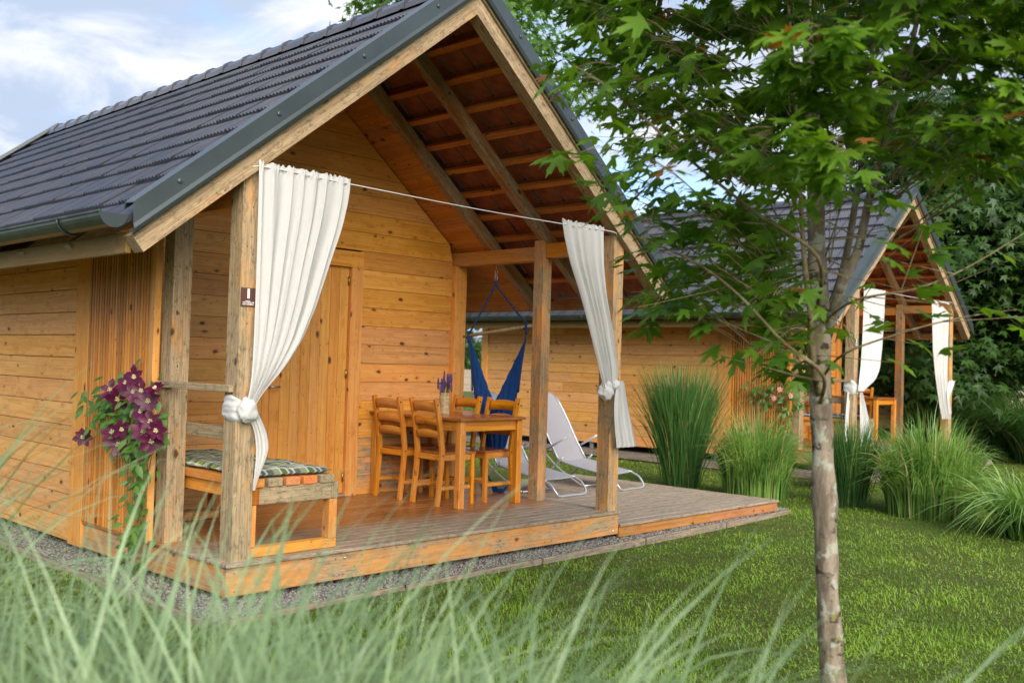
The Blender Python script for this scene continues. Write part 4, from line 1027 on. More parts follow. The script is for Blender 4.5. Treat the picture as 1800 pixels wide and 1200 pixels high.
sheet('curtain_tail', [(1.0, 0.16, 0.26), (0.6, 0.20, 0.50), (0.25, 0.22, 0.66), (0.12, 0.24, 0.70)], 4, CU, 0.022, cl2, -0.03, nu=50, nz=30, seed=12)
sheet('curtain_tail', [(1.0, 0.0, 0.10), (0.6, -0.06, 0.06), (0.2, -0.08, 0.06)], 2, CU, 0.016, cl2, 0.10, nu=40, nz=30, seed=13)
cr2 = thing('curtain', 'white curtain tied low round the right post of the middle cabin porch', 'curtain', tuple(O2))
sheet('curtain_cloth', [(2.70, 3.05, 3.88), (2.3, 3.08, 3.88), (1.8, 3.12, 3.86), (1.3, 3.25, 3.84), (0.9, 3.42, 3.88), (0.62, 3.55, 4.0), (0.50, 3.62, 4.06)], 6, CU, 0.03, cr2, -0.045, nu=100, nz=60, seed=14)
knotband(cr2, CU, 4.140, 4.290, 0.03, 0.180, 1.16, 8, 0.14, 0.05)
sheet('tie_strip', [(1.22, 3.90, 4.20), (1.10, 3.80, 4.12), (0.9, 3.78, 3.90), (0.60, 3.88, 4.05)], 2, CU, 0.02, cr2, -0.07, nu=40, nz=30, seed=15)
wr2 = dup(wr, None, tuple(O2), 'white cord stretched across the middle cabin porch carrying its curtains')

# ------------------------------------------------------------------ number plaques
def plaque(digit, loc, label, small=True):
    t = thing('number_plaque', label, 'sign', loc)
    b = MB(); b.box(0, 0.112, -0.006, 0, 0, 0.128); o = b.build('plate', M['plaque'], t)
    cu_ = bpy.data.curves.new('digit', 'FONT'); cu_.body = digit; cu_.size = 0.092; cu_.extrude = 0.0008; cu_.align_x = 'CENTER'; cu_.offset = 0.0016
    to = bpy.data.objects.new('digit', cu_); COL.objects.link(to); dg = bpy.context.evaluated_depsgraph_get(); me = bpy.data.meshes.new_from_object(to.evaluated_get(dg)); bpy.data.objects.remove(to)
    me.materials.clear(); me.materials.append(M['white'])
    d = obj('digit', me, t); d.scale = (1.35, 1.0, 1.0); d.rotation_euler = (math.pi/2, 0, 0); d.location = (0.056, -0.0072, 0.057)
    b = MB(); b.box(0.034, 0.070, -0.0075, -0.0062, 0.034, 0.038); b.build('underline', M['white'], t)
    for k, (zc, xs) in enumerate(((0.024, 0.010), (0.011, 0.012))):
        r2 = random.Random(4+k); b = MB(); x = xs
        while x < 0.098:
            w = r2.uniform(0.0035, 0.006); bold = x > 0.058
            if r2.random() > 0.12: b.box(x, x+w*0.72, -0.0075, -0.0062, zc, zc+(0.0075 if bold else 0.0055))
            x += w
        b.build('small_print', M['white'], t)
    return t
plaque('1', (0.050, 0.029, 1.748), 'small brown plaque with white number 1 on the left front post')
plaque('2', (O2.x+0.050, O2.y+0.029, O2.z+1.748), 'small brown plaque with white number 2 on the middle cabin post')

# ------------------------------------------------------------------ furniture of the middle cabin
dup(tb, None, tuple(Vector(tb.location)+O2+Vector((-0.55, -0.25, 0))), 'wooden dining table on the middle cabin porch behind the grasses')
a = dup(ch, None, tuple(Vector((1.95, 1.6, 0))+O2), 'wooden ladder-back chair left of the table on the middle cabin porch')
b_ = dup(ch, None, tuple(Vector((3.3, 1.5, 0))+O2), 'wooden ladder-back chair right of the table on the middle cabin porch'); b_.rotation_euler.z = math.radians(178)
dup(bn, None, tuple(Vector(bn.location)+O2), 'slatted timber bench on the middle cabin porch, mostly behind the trunk')
c_ = cushion(M['plaid2'], 'dark pink plaid pad on the middle cabin bench'); c_.location = Vector((0.575, 0.08, 0))+O2
dup(hm, None, tuple(Vector(hm.location)+O2+Vector((-1.2, 0.6, 0.1))), 'blue hammock chair hanging behind the table of the middle cabin')
# ------------------------------------------------------------------ leaves and foliage
def maple_template(fine=True):
    if fine:
        lobes = [(0, 0.92), (48, 0.80), (98, 0.50)]; pts = []
        def lobe(a, R): return [(a-13, 0.52*R), (a-9.5, 0.76*R), (a-4, 0.74*R), (a, R), (a+4, 0.74*R), (a+9.5, 0.76*R), (a+13, 0.52*R)]
        seq = [(-140, 0.10)] + [(-98-6, .30), (-98, .50), (-98+8, .34)] + [(-76, 0.26)] + lobe(-48, .80)[1:6] + [(-25, 0.36)] + lobe(0, .92) + [(25, 0.36)] + lobe(48, .80)[1:6] + [(76, 0.26)] + [(98-8, .34), (98, .50), (98+6, .30)] + [(140, 0.10)]
    else:
        seq = [(-150, 0.08), (-98, .5), (-74, .28), (-48, .8), (-24, .36), (0, .92), (24, .36), (48, .8), (74, .28), (98, .5), (150, 0.08)]
    V = [(0, 0.12, 0.0)]
    for a, r in seq:
        x = r*math.sin(math.radians(a)); y = 0.12+r*math.cos(math.radians(a)); V.append((x, y, -0.10*abs(x)-0.16*r*r+0.03*math.sin(a*0.2)))
    n = len(seq); F = [(0, i+1, i) for i in range(1, n)] + [(0, 1, n)]
    return np.array(V), np.array(F)
MF, MFF = maple_template(True); ML, MLF = maple_template(False)
OV = np.array([(0, 0, 0), (-.22, .35, -.03), (0, .45, .03), (.22, .35, -.03), (-.16, .72, -.08), (.16, .72, -.08), (0, 1.05, -.16)]); OF = np.array([(0, 2, 1), (0, 3, 2), (1, 2, 4), (2, 3, 5), (2, 6, 4), (2, 5, 6)])
def place_leaves(P, Nn, D, S, T, TF, R=rng):
    """P points, Nn normals, D tip directions, S sizes"""
    Nn = Nn/np.linalg.norm(Nn, axis=1, keepdims=True); D = D-Nn*np.sum(D*Nn, 1, keepdims=True); D /= np.linalg.norm(D, axis=1, keepdims=True)+1e-9
    X = np.cross(D, Nn); n = len(P)
    V = P[:, None]+S[:, None, None]*(T[None, :, 0:1]*X[:, None]+T[None, :, 1:2]*D[:, None]+T[None, :, 2:3]*Nn[:, None]*(0.6+0.9*R.random((n, 1, 1))))
    F = TF[None]+np.arange(n)[:, None, None]*len(T)
    return V.reshape(-1, 3), F.reshape(-1, 3)
def rdir(n): v = rng.normal(size=(n, 3)); return v/np.linalg.norm(v, axis=1, keepdims=True)

def big_tree(name, label, loc, H, R, zb, mat, bmat, nclus=230, per=60, leaf=0.19, seed=1, trunk=0.16, group='trees behind the cabins'):
    r0 = np.random.default_rng(seed); t = thing(name, label, 'tree', loc, 0, group)
    pts = smooth_path([(0, 0, -0.3), (0.05, 0.03, H*0.2), (-0.08, 0.06, H*0.5), (0.05, 0, H*0.86)], 6)
    V, F = sweep(pts, [trunk*(1-0.85*i/(len(pts)-1)) for i in range(len(pts))], 12); obj('trunk', mesh('trunk', V, F, bmat, True), t)
    z = zb+(H-zb)*r0.random(nclus)**0.85; u = (z-zb)/(H-zb); env = R*np.sqrt(np.clip(1-(np.abs(u-0.36)/0.66)**2.2, 0.02, 1))*(0.80+0.28*np.sin(z*2.1+seed)*0.4+0.25*r0.random(nclus))
    a = r0.random(nclus)*2*np.pi; rad = env*np.sqrt(0.18+0.82*r0.random(nclus)); Cc = np.stack([rad*np.cos(a), rad*np.sin(a), z], -1)
    mb = MB()
    for i in range(0, nclus, 4):
        c = Vector(Cc[i]); zs = max(zb*0.7, c.z-c.xy.length*0.7); V, F = sweep([(0, 0, zs), (c.x*0.5, c.y*0.5, zs+(c.z-zs)*0.4), tuple(c)], [0.045, 0.03, 0.008], 5); mb.add(V, F)
    mb.build('branches', bmat, t, True)
    n = nclus*per; ci = np.repeat(np.arange(nclus), per); g = r0.normal(size=(n, 3))*np.array([0.42, 0.42, 0.16])*(R/3.2); P = Cc[ci]+g
    P[:, 2] -= 0.16*np.linalg.norm(g[:, :2], axis=1)
    outw = np.concatenate([P[:, :2], np.zeros((n, 1))], 1); outw /= np.linalg.norm(outw, axis=1, keepdims=True)+1e-6
    Nn = np.array([0, 0, 0.75])+outw*0.55+r0.normal(size=(n, 3))*0.35; D = outw+np.array([0, 0, -0.45])+r0.normal(size=(n, 3))*0.5
    V, F = place_leaves(P, Nn, D, leaf*(0.7+0.6*r0.random(n)), ML, MLF, r0)
    tone = np.repeat(np.clip(0.5*r0.random(nclus)[ci]+0.5*r0.random(n)*1.0, 0, 0.98), len(ML))
    obj('crown', npmesh('crown', V, F, mat, False, tone), t)
    return t
big_tree('maple_tree', 'light green maple rising behind the roof gap between the two front cabins', (12.9, 11.9, -0.2), 12.5, 3.4, 2.9, M['maplefar'], M['bark'], 250, 55, 0.20, 3, 0.17)
big_tree('maple_tree', 'dark leafy maple close behind the right slope of the middle cabin roof', (20.2, 3.2, -0.2), 8.2, 3.2, 1.3, M['darktree'], M['darkbark'], 330, 60, 0.21, 5, 0.18)
big_tree('maple_tree', 'dark leafy maple at the right edge, beyond the middle cabin', (21.4, 0.0, -0.2), 7.6, 3.1, 2.1, M['darktree'], M['darkbark'], 300, 60, 0.21, 8, 0.18)
# far line of trees beyond the meadow
def treeline():
    r0 = np.random.default_rng(21); P = []; S = []
    for i in range(150):
        a = -0.2+2.2*i/150; d = 150+r0.random()*30; h = 4+5*r0.random(); n = 140
        c = np.array([CAM.x+math.sin(a)*d, CAM.y+math.cos(a)*d, 0]); g = r0.normal(size=(n, 3))*np.array([2.6, 2.6, h*0.26])+np.array([0, 0, h*0.5]); P.append(c+g)
    P = np.concatenate(P); n = len(P)
    V, F = place_leaves(P, rdir(n), rdir(n), 0.9+0.8*r0.random(n), ML, MLF); o = obj('distant_woods', npmesh('distant_woods', V, F, M['darktree'], False, np.repeat(r0.random(n), len(ML))))
    o['kind'] = 'stuff'; o['label'] = 'far dark tree line beyond the meadow'
treeline()
for x, y, lb in ((36.2, 40.0, 'thin wooden fence post out on the meadow, leftmost one seen past the hammock'), (37.6, 39.2, 'thin wooden fence post out on the meadow, middle one seen past the hammock'), (39.0, 38.4, 'thin wooden fence post out on the meadow, rightmost one seen past the hammock')):
    p = box('fence_post', None, x-0.06, x+0.06, y-0.06, y+0.06, -0.4, 1.1, M['timberedge'], 2, (.8, .75, .7, 0.9)); tag(p, lb, 'fence post', 'fence posts on the meadow')

# ------------------------------------------------------------------ the young maple in front
YM = thing('young_maple', 'young maple with pale mottled trunk standing on the lawn in front of the cabins', 'tree', (1.42, -3.66, -0.34))
OT = Vector((1.42, -3.66, -0.34))
def rel(pts): return [Vector(p)-OT for p in pts]
tp = smooth_path(rel([(1.43, -3.665, -0.40), (1.388, -3.635, 0.089), (1.349, -3.615, 0.681), (1.313, -3.597, 1.273), (1.278, -3.582, 1.865), (1.251, -3.571, 2.369), (1.215, -3.551, 2.902), (1.171, -3.527, 3.523), (1.15, -3.5, 4.3), (1.17, -3.48, 5.1)]), 10)
n_ = len(tp); rad = []
for i, p in enumerate(tp):
    z = p.z; rr = 0.086-0.006*z+0.004*math.sin(z*7)+0.003*math.sin(z*17+1)
    if z < 0.3: rr += 0.05*(0.3-z)
    if z > 2.2: rr -= 0.022*(z-2.2)
    for zk in (1.05, 1.62, 1.93): rr += 0.009*math.exp(-((z-zk)/0.07)**2)
    rad.append(max(0.009, rr*0.72))
V, F = sweep(tp, rad, 24)
V = [v + Vector((math.sin(v.z*19+v.y*60), math.cos(v.z*23+v.x*70), 0))*0.0022 for v in V]
obj('trunk', mesh('trunk', V, F, M['bark'], True), YM)
MAIN = [([(1.118+.2, -3.62, 1.60), (1.177, -3.765, 1.851), (1.227, -3.821, 2.024), (1.257, -3.861, 2.282), (1.307, -3.925, 2.627), (1.372, -4.005, 3.03), (1.437, -4.085, 3.603)], 0.030),
 ([(1.30, -3.60, 1.633), (1.44, -3.63, 1.90), (1.49, -3.669, 2.242), (1.522, -3.721, 2.788), (1.535, -3.751, 3.473)], 0.026),
 ([(1.26, -3.61, 1.30), (1.113, -3.655, 1.449), (1.075, -3.653, 1.675), (1.035, -3.624, 2.045), (0.987, -3.597, 2.699), (0.936, -3.563, 3.268)], 0.020),
 ([(1.30, -3.60, 1.24), (0.942, -3.79, 1.40), (0.799, -3.651, 1.551), (0.648, -3.502, 1.764), (0.49, -3.344, 1.921), (0.25, -3.12, 2.05)], 0.011),
 ([(1.27, -3.59, 1.72), (0.812, -3.817, 1.95), (0.602, -3.611, 2.147), (0.349, -3.359, 2.418), (0.135, -3.146, 2.677), (-0.039, -2.972, 2.831)], 0.011),
 ([(1.31, -3.60, 1.38), (0.98, -3.88, 1.50), (1.08, -4.10, 1.60), (1.272, -4.288, 1.679), (1.45, -4.50, 1.73)], 0.007),
 ([(1.257, -3.861, 2.282), (1.20, -4.011, 2.387), (1.287, -4.188, 2.503), (1.452, -4.364, 2.675)], 0.008),
 ([(1.29, -3.60, 1.66), (0.95, -3.94, 1.752), (0.98, -4.215, 1.80), (1.094, -4.399, 1.899), (1.266, -4.583, 2.061)], 0.007)]
for pts, r in MAIN:
    tube('branch', YM, rel(pts), (r, r*0.35), M['twig'] if r < 0.022 else M['bark'], 8, 5)
tw = MB(); LP = []; LN = []; LD = []
r1 = np.random.default_rng(44)
trunk_at = lambda z: Vector((1.40-0.065*z, -3.64+0.03*z, z))
camv = Vector((CAM.x, CAM.y, CAM.z)); viewr = Vector((_r.x, _r.y, 0)).normalized(); viewf = Vector((_f.x, _f.y, 0)).normalized()
def spray(s, e, nl, seed):
    rr = random.Random(seed); L_ = (e-s).length
    mid = s.lerp(e, 0.5)+Vector((rr.uniform(-.1, .1), rr.uniform(-.1, .1), rr.uniform(0.02, .16)*L_))
    path = smooth_path([s, mid, e], 6); n0 = len(LP); nV, nF, nm = len(tw.V), len(tw.F), len(tw.fm); V, F = sweep([p-OT for p in path], [0.0042-0.0032*i/(len(path)-1) for i in range(len(path))], 5, False); tw.add(V, F)
    out = (e-s).normalized()
    for k in range(nl):
        t = 0.30+0.70*(k/max(1, nl-1))**0.8; i = min(len(path)-2, int(t*(len(path)-1))); p = path[i].lerp(path[i+1], t*(len(path)-1)-i)
        side = 1 if k % 2 else -1; lat = Vector((-out.y, out.x, 0)).normalized()*side
        d = (lat*rr.uniform(0.3, 1.1)+out*rr.uniform(0.0, 1.0)+Vector((0, 0, rr.uniform(-0.55, 0.35)))).normalized()
        pl = rr.uniform(0.04, 0.13); q = p+d*pl+Vector((0, 0, -0.02))
        if k % 2 == 0 and q.z > 1.4:
            V, F = sweep([p-OT, (p+q)/2-OT+Vector((0, 0, 0.008)), q-OT], 0.0014, 3, False); tw.add(V, F)
        ro = Vector((q.x-1.27, q.y+3.58, 0)); ro = ro.normalized() if ro.length > 1e-3 else Vector((1, 0, 0))
        tq = trunk_at(q.z); sd = (q-tq).dot(viewr); fw = (q-tq).dot(viewf); kp_ = 1.0
        thr = 2.46+0.20*fw
        if sd > 0.06 and q.z < thr: kp_ = 0.11 if sd < 1.0 else 0.30
        if abs(sd) < 0.20 and q.z < 2.50 and fw < 0: kp_ = min(kp_, 0.15)
        if 0.2 < q.z-1.9 and sd > 0.1 and q.z < 2.7 and fw < -0.3: kp_ = min(kp_, 0.5)
        if sd < -0.10 and q.z < thr-0.1: kp_ = min(kp_, 0.50)
        if sd < -0.10 and q.z < 1.52: kp_ = min(kp_, 0.3)
        if sd < -0.80 and q.z < thr+0.1: kp_ = min(kp_, 0.24)
        if sd < -0.50 and thr-0.1 < q.z < 3.1+0.25*fw: kp_ = min(kp_, 0.42)
        if q.z > 3.1+0.25*fw: kp_ = 1.0
        if sd < -1.42 or q.z < 1.36: kp_ = 0.0
        if rr.random() > kp_: continue
        LP.append(q-OT); LN.append(Vector((0, 0, 0.85))+ro*rr.uniform(0.0, 0.75)+Vector((rr.gauss(0, .34), rr.gauss(0, .34), rr.gauss(0, .22)))); LD.append(d+Vector((0, 0, -rr.uniform(0.1, 0.9))))
    if len(LP)-n0 < nl*0.30:                               # a bare twig: leave it out
        del tw.V[nV:], tw.F[nF:], tw.fm[nm:], LP[n0+3:], LN[n0+3:], LD[n0+3:]
        if len(LP) > n0: V, F = sweep([path[0]-OT, LP[-1]], [0.003, 0.001], 4, False); tw.add(V, F)
RM = [(1.3, 0.55), (1.6, 1.10), (2.0, 1.35), (2.5, 1.45), (3.0, 1.6), (3.8, 1.85), (4.6, 1.5), (5.5, 0.5)]
ns = 0
for k in range(430):
    z = 1.42+ (r1.random()**0.9)*3.7; a = r1.random()*2*math.pi; Rm = float(np.interp(z, [q[0] for q in RM], [q[1] for q in RM])); rd = Rm*(0.45+0.55*math.sqrt(r1.random()))
    e = trunk_at(z)+Vector((math.cos(a)*rd, math.sin(a)*rd, 0)); rx = (e-camv).dot(viewr); lf = (e-camv).dot(viewf)
    if (e-camv).length < 3.0: continue
    side = (e-trunk_at(z)).dot(viewr)
    fwd = (e-trunk_at(z)).dot(viewf)
    if side < -1.38: continue
    if side > 0.10 and z < 2.55+0.2*fwd and r1.random() < 0.86: continue
    if fwd < 0 and z < 2.1 and r1.random() < 0.5: continue
    if z < 1.75 and r1.random() < 0.35: continue
    if side < -0.65 and 1.95 < z < 3.05 and r1.random() < 0.35: continue      # thin left flank where the sky shows
    st = trunk_at(max(1.35, z-0.55*rd)) if rd < 0.8 else trunk_at(max(1.35, z-0.45*rd)).lerp(e, 0.35)
    spray(st, e, int(22+12*rd), 100+k); ns += 1
for i, (pts, r) in enumerate(MAIN):                       # sprays along the main limbs
    P_ = smooth_path(pts, 4)
    for j in range(3, len(P_), 2):
        d = Vector((r1.normal(), r1.normal(), 0.25*r1.normal())).normalized(); spray(Vector(P_[j]), Vector(P_[j])+d*0.45, 12, 900+i*40+j)
tw.build('twigs', M['twig'], YM, True)
LP = np.array([tuple(v) for v in LP]); LN = np.array([tuple(v) for v in LN]); LD = np.array([tuple(v) for v in LD]); LS = 0.088+0.077*r1.random(len(LP))**1.2
dist = np.linalg.norm(LP+np.array(OT)-np.array(CAM), axis=1)
vis = LP+np.array(OT)-np.array(CAM); fz = vis@np.array(_f); px = vis@np.array(_r)/fz; py = vis@np.array(_u)/fz
score = dist/LS + np.where((np.abs(px) > 0.50) | (np.abs(py) > 0.33), 1000, 0); order = np.argsort(score); own, rest = order[:300], order[300:]
V, F = place_leaves(LP[rest], LN[rest], LD[rest], LS[rest], MF, MFF); tone = np.repeat(r1.random(len(rest)), len(MF))
o = obj('foliage', npmesh('foliage', V, F, M['maple'], False, tone), YM); o['kind'] = 'stuff'
LM = []
for q in range(12):
    V, F = place_leaves(np.zeros((1, 3)), np.array([[0, 0, 1.]]), np.array([[0, 1., 0]]), np.array([1.0]), MF, MFF)
    LM.append(npmesh('leaf', V, F, M['maple'], False, np.full(len(MF), (q+0.5)/12.5 if q < 11 else 0.6)))
LM.append(npmesh('leaf', V, F, M['maple'], False, np.full(len(MF), 1.0)))
for c, i in enumerate(own):
    nn = Vector(LN[i]).normalized(); d = Vector(LD[i]); d = (d-nn*d.dot(nn)).normalized(); x = d.cross(nn); s = LS[i]
    o = obj('leaf', LM[12] if c in (7, 90) else LM[int(r1.integers(0, 12))], YM)
    p = LP[i]; o.matrix_local = Matrix(((x.x*s, d.x*s, nn.x*s, p[0]), (x.y*s, d.y*s, nn.y*s, p[1]), (x.z*s, d.z*s, nn.z*s, p[2]), (0, 0, 0, 1)))

# ------------------------------------------------------------------ grasses
def blades(n, rb, H, spread, droop, width, seed, lean0=0.0, seg=7, hvar=0.35, dirbias=None, ry=None, dome=0.0):
    """tapering arched blades as strips. returns V, F(quads), tone"""
    r0 = np.random.default_rng(seed); t = np.linspace(0, 1, seg+1)
    a = r0.random(n)*2*np.pi; rr = rb*np.sqrt(r0.random(n)); B = np.stack([rr*np.cos(a), rr*np.sin(a)*(ry or 1), np.zeros(n)], -1)
    az = a+r0.normal(size=n)*0.55; dr = np.stack([np.cos(az), np.sin(az), np.zeros(n)], -1)
    if dirbias is not None: dr = dr+np.array([*dirbias, 0]); dr /= np.linalg.norm(dr, axis=1, keepdims=True)+1e-6
    h = H*(1-hvar*r0.random(n)**1.3)*(1-dome*(rr/rb)**2); sp = spread*(0.15+0.85*(rr/rb))*(0.5+r0.random(n)); dp = droop*(0.25+1.1*r0.random(n))
    L = h[:, None]
    hor = L*(sp[:, None]*t[None]**1.25 + dp[:, None]*0.75*t[None]**2.6)
    ver = L*(t[None]*1.0 - 0.18*sp[:, None]*t[None]**2 - dp[:, None]*0.85*t[None]**3.4)
    C = B[:, None]+dr[:, None]*hor[..., None]; C[..., 2] += ver
    C[..., 0] += 0.02*np.sin(t[None]*5+r0.random((n, 1))*6)*t[None]; 
    tw_ = r0.normal(size=n)*0.6; wd = np.stack([-np.sin(az+tw_), np.cos(az+tw_), 0.25*r0.normal(size=n)], -1)
    w = width*(0.6+0.8*r0.random(n))[:, None]*np.clip(1-t[None]**2.2, 0.05, 1)*(0.55+0.45*np.minimum(1, t[None]*4))
    V = np.stack([C-wd[:, None]*w[..., None]/2, C+wd[:, None]*w[..., None]/2], 2).reshape(n, -1, 3)
    i = np.arange(seg)*2; q = np.stack([i, i+1, i+3, i+2], -1); F = q[None]+np.arange(n)[:, None, None]*(2*(seg+1))
    tone = np.repeat(r0.random(n)*1.03, 2*(seg+1)); return V.reshape(-1, 3), F.reshape(-1, 4), tone
def clump(name, label, loc, mat, parts, group=None, cat='grass clump'):
    Vs, Fs, Ts, b = [], [], [], 0
    for kw in parts:
        V, F, T = blades(**kw); Vs.append(V); Fs.append(F+b); Ts.append(T); b += len(V)
    o = obj(name, npmesh(name, np.concatenate(Vs), np.concatenate(Fs), mat, True, np.concatenate(Ts))); o.location = loc
    tag(o, label, cat, group); return o
G = 'ornamental grasses on the lawn'
clump('ornamental_grass', 'tall upright dark green grass clump nearest the lower deck corner', (8.80, 2.36, -0.31), M['grassA'],
      [dict(n=1400, rb=0.25, H=2.02, spread=0.19, droop=0.10, width=0.017, seed=1), dict(n=260, rb=0.28, H=1.95, spread=0.42, droop=0.20, width=0.012, seed=2)], G)
clump('ornamental_grass', 'bushy light green arching grass clump left of the maple trunk', (8.50, 0.95, -0.31), M['grassB'],
      [dict(n=1900, rb=0.42, H=1.60, spread=0.05, droop=0.44, dome=0.30, width=0.018, seed=3, hvar=0.6), dict(n=240, rb=0.42, H=1.0, spread=0.12, droop=0.55, width=0.020, seed=4)], G)
clump('ornamental_grass', 'thin dark upright grass clump just right of the maple trunk', (8.90, -0.20, -0.31), M['grassA'],
      [dict(n=1000, rb=0.20, H=1.30, spread=0.17, droop=0.10, width=0.012, seed=5, hvar=0.55), dict(n=160, rb=0.25, H=1.45, spread=0.42, droop=0.14, width=0.006, seed=6)], G)
clump('ornamental_grass', 'largest bushy arching grass clump in front of the middle cabin right post', (9.0, -1.20, -0.31), M['grassB'],
      [dict(n=2400, rb=0.52, H=1.64, spread=0.05, droop=0.46, dome=0.30, width=0.019, seed=7, hvar=0.6), dict(n=300, rb=0.52, H=1.05, spread=0.14, droop=0.58, width=0.022, seed=8)], G)
clump('ornamental_grass', 'low sprawling grass clump cut by the right edge', (8.30, -2.62, -0.31), M['grassB'],
      [dict(n=620, rb=0.40, H=1.05, spread=0.42, droop=0.75, width=0.026, seed=9), dict(n=200, rb=0.3, H=0.8, spread=0.7, droop=0.9, width=0.022, seed=10)], G)
clump('ornamental_grass', 'small wispy grass clump half hidden by the maple trunk, before the middle cabin deck', (10.6, 0.75, -0.3), M['grassB'],
      [dict(n=700, rb=0.3, H=1.0, spread=0.40, droop=0.6, width=0.013, seed=31)], G)
GD = 'dark grasses beyond the middle cabin'
for i, (x, y, h, lb) in enumerate(((18.9, 2.3, 1.9, 'dark grass mound touching the right post of the middle cabin'), (19.4, 1.2, 2.0, 'dark arching grass mound in the middle of the far row'),
        (18.6, 0.15, 2.1, 'dark arching grass mound cut by the right edge, far row'))):
    clump('ornamental_grass', lb, (x, y, -0.3), M['grassA'], [dict(n=1500, rb=0.6, H=h, spread=0.36, droop=0.50, width=0.019, seed=40+i)], GD)
# foreground grasses, close to the lens and out of focus
GF = 'out-of-focus grasses right in front of the camera'
FG = [((-2.93, -2.40), 2.12, 0.36, 1000, 0.60, 0.010, 0.20, 'tall blurred grass clump at the left edge, its tips over the cabin side'),
      ((-2.62, -3.02), 1.48, 0.36, 600, 0.48, 0.010, 0.22, 'blurred grass clump in the bottom left corner'),
      ((-2.80, -4.05), 1.84, 0.34, 1200, 0.62, 0.013, 0.32, 'very soft grass clump below the lattice screen'),
      ((-2.66, -4.42), 1.78, 0.34, 1200, 0.60, 0.013, 0.32, 'very soft grass clump below the deck corner'),
      ((-2.30, -3.95), 1.44, 0.36, 1050, 0.56, 0.011, 0.30, 'softly blurred grass clump below the bench'),
      ((-2.52, -4.72), 1.78, 0.34, 1200, 0.62, 0.013, 0.34, 'very soft grass clump below the dining table'),
      ((-2.10, -4.30), 1.42, 0.36, 1000, 0.56, 0.011, 0.32, 'softly blurred grass clump below the right curtain'),
      ((-2.30, -4.98), 1.70, 0.34, 850, 0.62, 0.013, 0.38, 'very soft grass clump between the curtain and the maple foot'),
      ((-1.78, -4.62), 1.24, 0.34, 260, 0.60, 0.011, 0.38, 'softly blurred grass clump left of the maple foot, rightmost of the near row')]
for i, ((x, y), h, rb, n, dr, w, sp, lb) in enumerate(FG):
    clump('foreground_grass', lb, (x, y, -0.31), M['grassC'], [dict(n=n, rb=rb, H=h, spread=sp, droop=dr, width=w, seed=60+i, seg=10, hvar=0.5)], GF)

# lawn
def lawn():
    n = 420000; r0 = np.random.default_rng(5); d = 3.2*np.exp(r0.random(n)**0.92*math.log(42/3.2)); a = YAW-0.62+1.24*r0.random(n)
    X = CAM.x+np.sin(a)*d; Y = CAM.y+np.cos(a)*d
    Z = np.where((X > 11.4) & (X < 17.6) & (Y > 0.8), -9, GZ + 0.02*np.sin(X*0.7+1)*np.cos(Y*0.6) - 0.025)
    rag = 0.10+0.16*np.sin(X*5.1)*np.sin(X*2.3+1)+0.10*np.sin(X*13+Y*9)
    bad = ((X > -0.33) & (X < 7.74) & (Y > -0.37+(X+0.3)*0.046-np.clip(rag, 0, 1)*(r0.random(n) < 0.8)) & (Y < 9)) | (Z < -5)
    X, Y, Z, d = [q[~bad] for q in (X, Y, Z, d)]; n = len(X)
    pat = 0.5+0.5*np.sin(X*2.3+np.sin(Y*1.7)*1.5)*np.sin(Y*2.9+np.cos(X*1.3)*1.2)
    keep = r0.random(n) < 0.62+0.38*pat; X, Y, Z, d, pat = [q[keep] for q in (X, Y, Z, d, pat)]; n = len(X)
    h = (0.012+0.022*r0.random(n)**1.5)*(0.7+0.7*pat)*(1+d*0.012); w = (0.003+0.004*r0.random(n))*(1+d*0.06); az = r0.random(n)*2*np.pi; ln = (0.3+1.5*r0.random(n))*h
    wx, wy = np.cos(az)*w/2, np.sin(az)*w/2; lx, ly = -np.sin(az), np.cos(az); B = np.stack([X, Y, Z], -1)
    W_ = np.stack([wx, wy, 0*wx], -1); L_ = np.stack([lx, ly, 0*lx], -1); U = np.array([0, 0, 1.0])
    m = B+L_*(ln*0.3)[:, None]+U*(h*0.62)[:, None]; tp_ = B+L_*ln[:, None]+U*h[:, None]
    V = np.stack([B-W_, B+W_, m+W_*0.8, m-W_*0.8, tp_+W_*0.12, tp_-W_*0.12], 1).reshape(-1, 3)
    F = (np.array([(0, 1, 2, 3), (3, 2, 4, 5)])[None]+np.arange(n)[:, None, None]*6).reshape(-1, 4)
    o = obj('lawn', npmesh('lawn', V, F, M['lawnblade'], False, np.repeat(np.clip(0.25+0.5*r0.random(n)+0.2*(pat-0.5), 0, .97), 6))); o['kind'] = 'stuff'; o['label'] = 'short mown grass of the lawn between the cabins'
    # clover and broad weeds in the turf
    n = 110000; d = 3.4*np.exp(r0.random(n)*math.log(22/3.4)); a = YAW-0.6+1.2*r0.random(n); X = CAM.x+np.sin(a)*d; Y = CAM.y+np.cos(a)*d
    cl_ = np.sin(X*3.1+np.cos(Y*2.2)*2)*np.sin(Y*3.7+X) > -0.05; bad = ((X > -0.33) & (X < 7.74) & (Y > -0.37+(X+0.3)*0.046) & (Y < 9)) | ((X > 11.4) & (X < 17.6) & (Y > 0.8))
    k_ = cl_ & ~bad; X, Y, d = X[k_], Y[k_], d[k_]; n = len(X); P = np.stack([X, Y, GZ-0.015+0.018*r0.random(n)], -1)
    Nn = np.array([0, 0, 1.0])+r0.normal(size=(n, 3))*0.35; V, F = place_leaves(P, Nn, r0.normal(size=(n, 3)), 0.009+0.010*r0.random(n)+0.0007*d, OV, OF, r0)
    o = obj('clover', npmesh('clover', V, F, M['lawnblade'], False, np.repeat(np.clip(0.5+0.47*r0.random(n), 0, .97), len(OV)))); o['kind'] = 'stuff'; o['label'] = 'clover and small weeds growing in the lawn'
lawn()

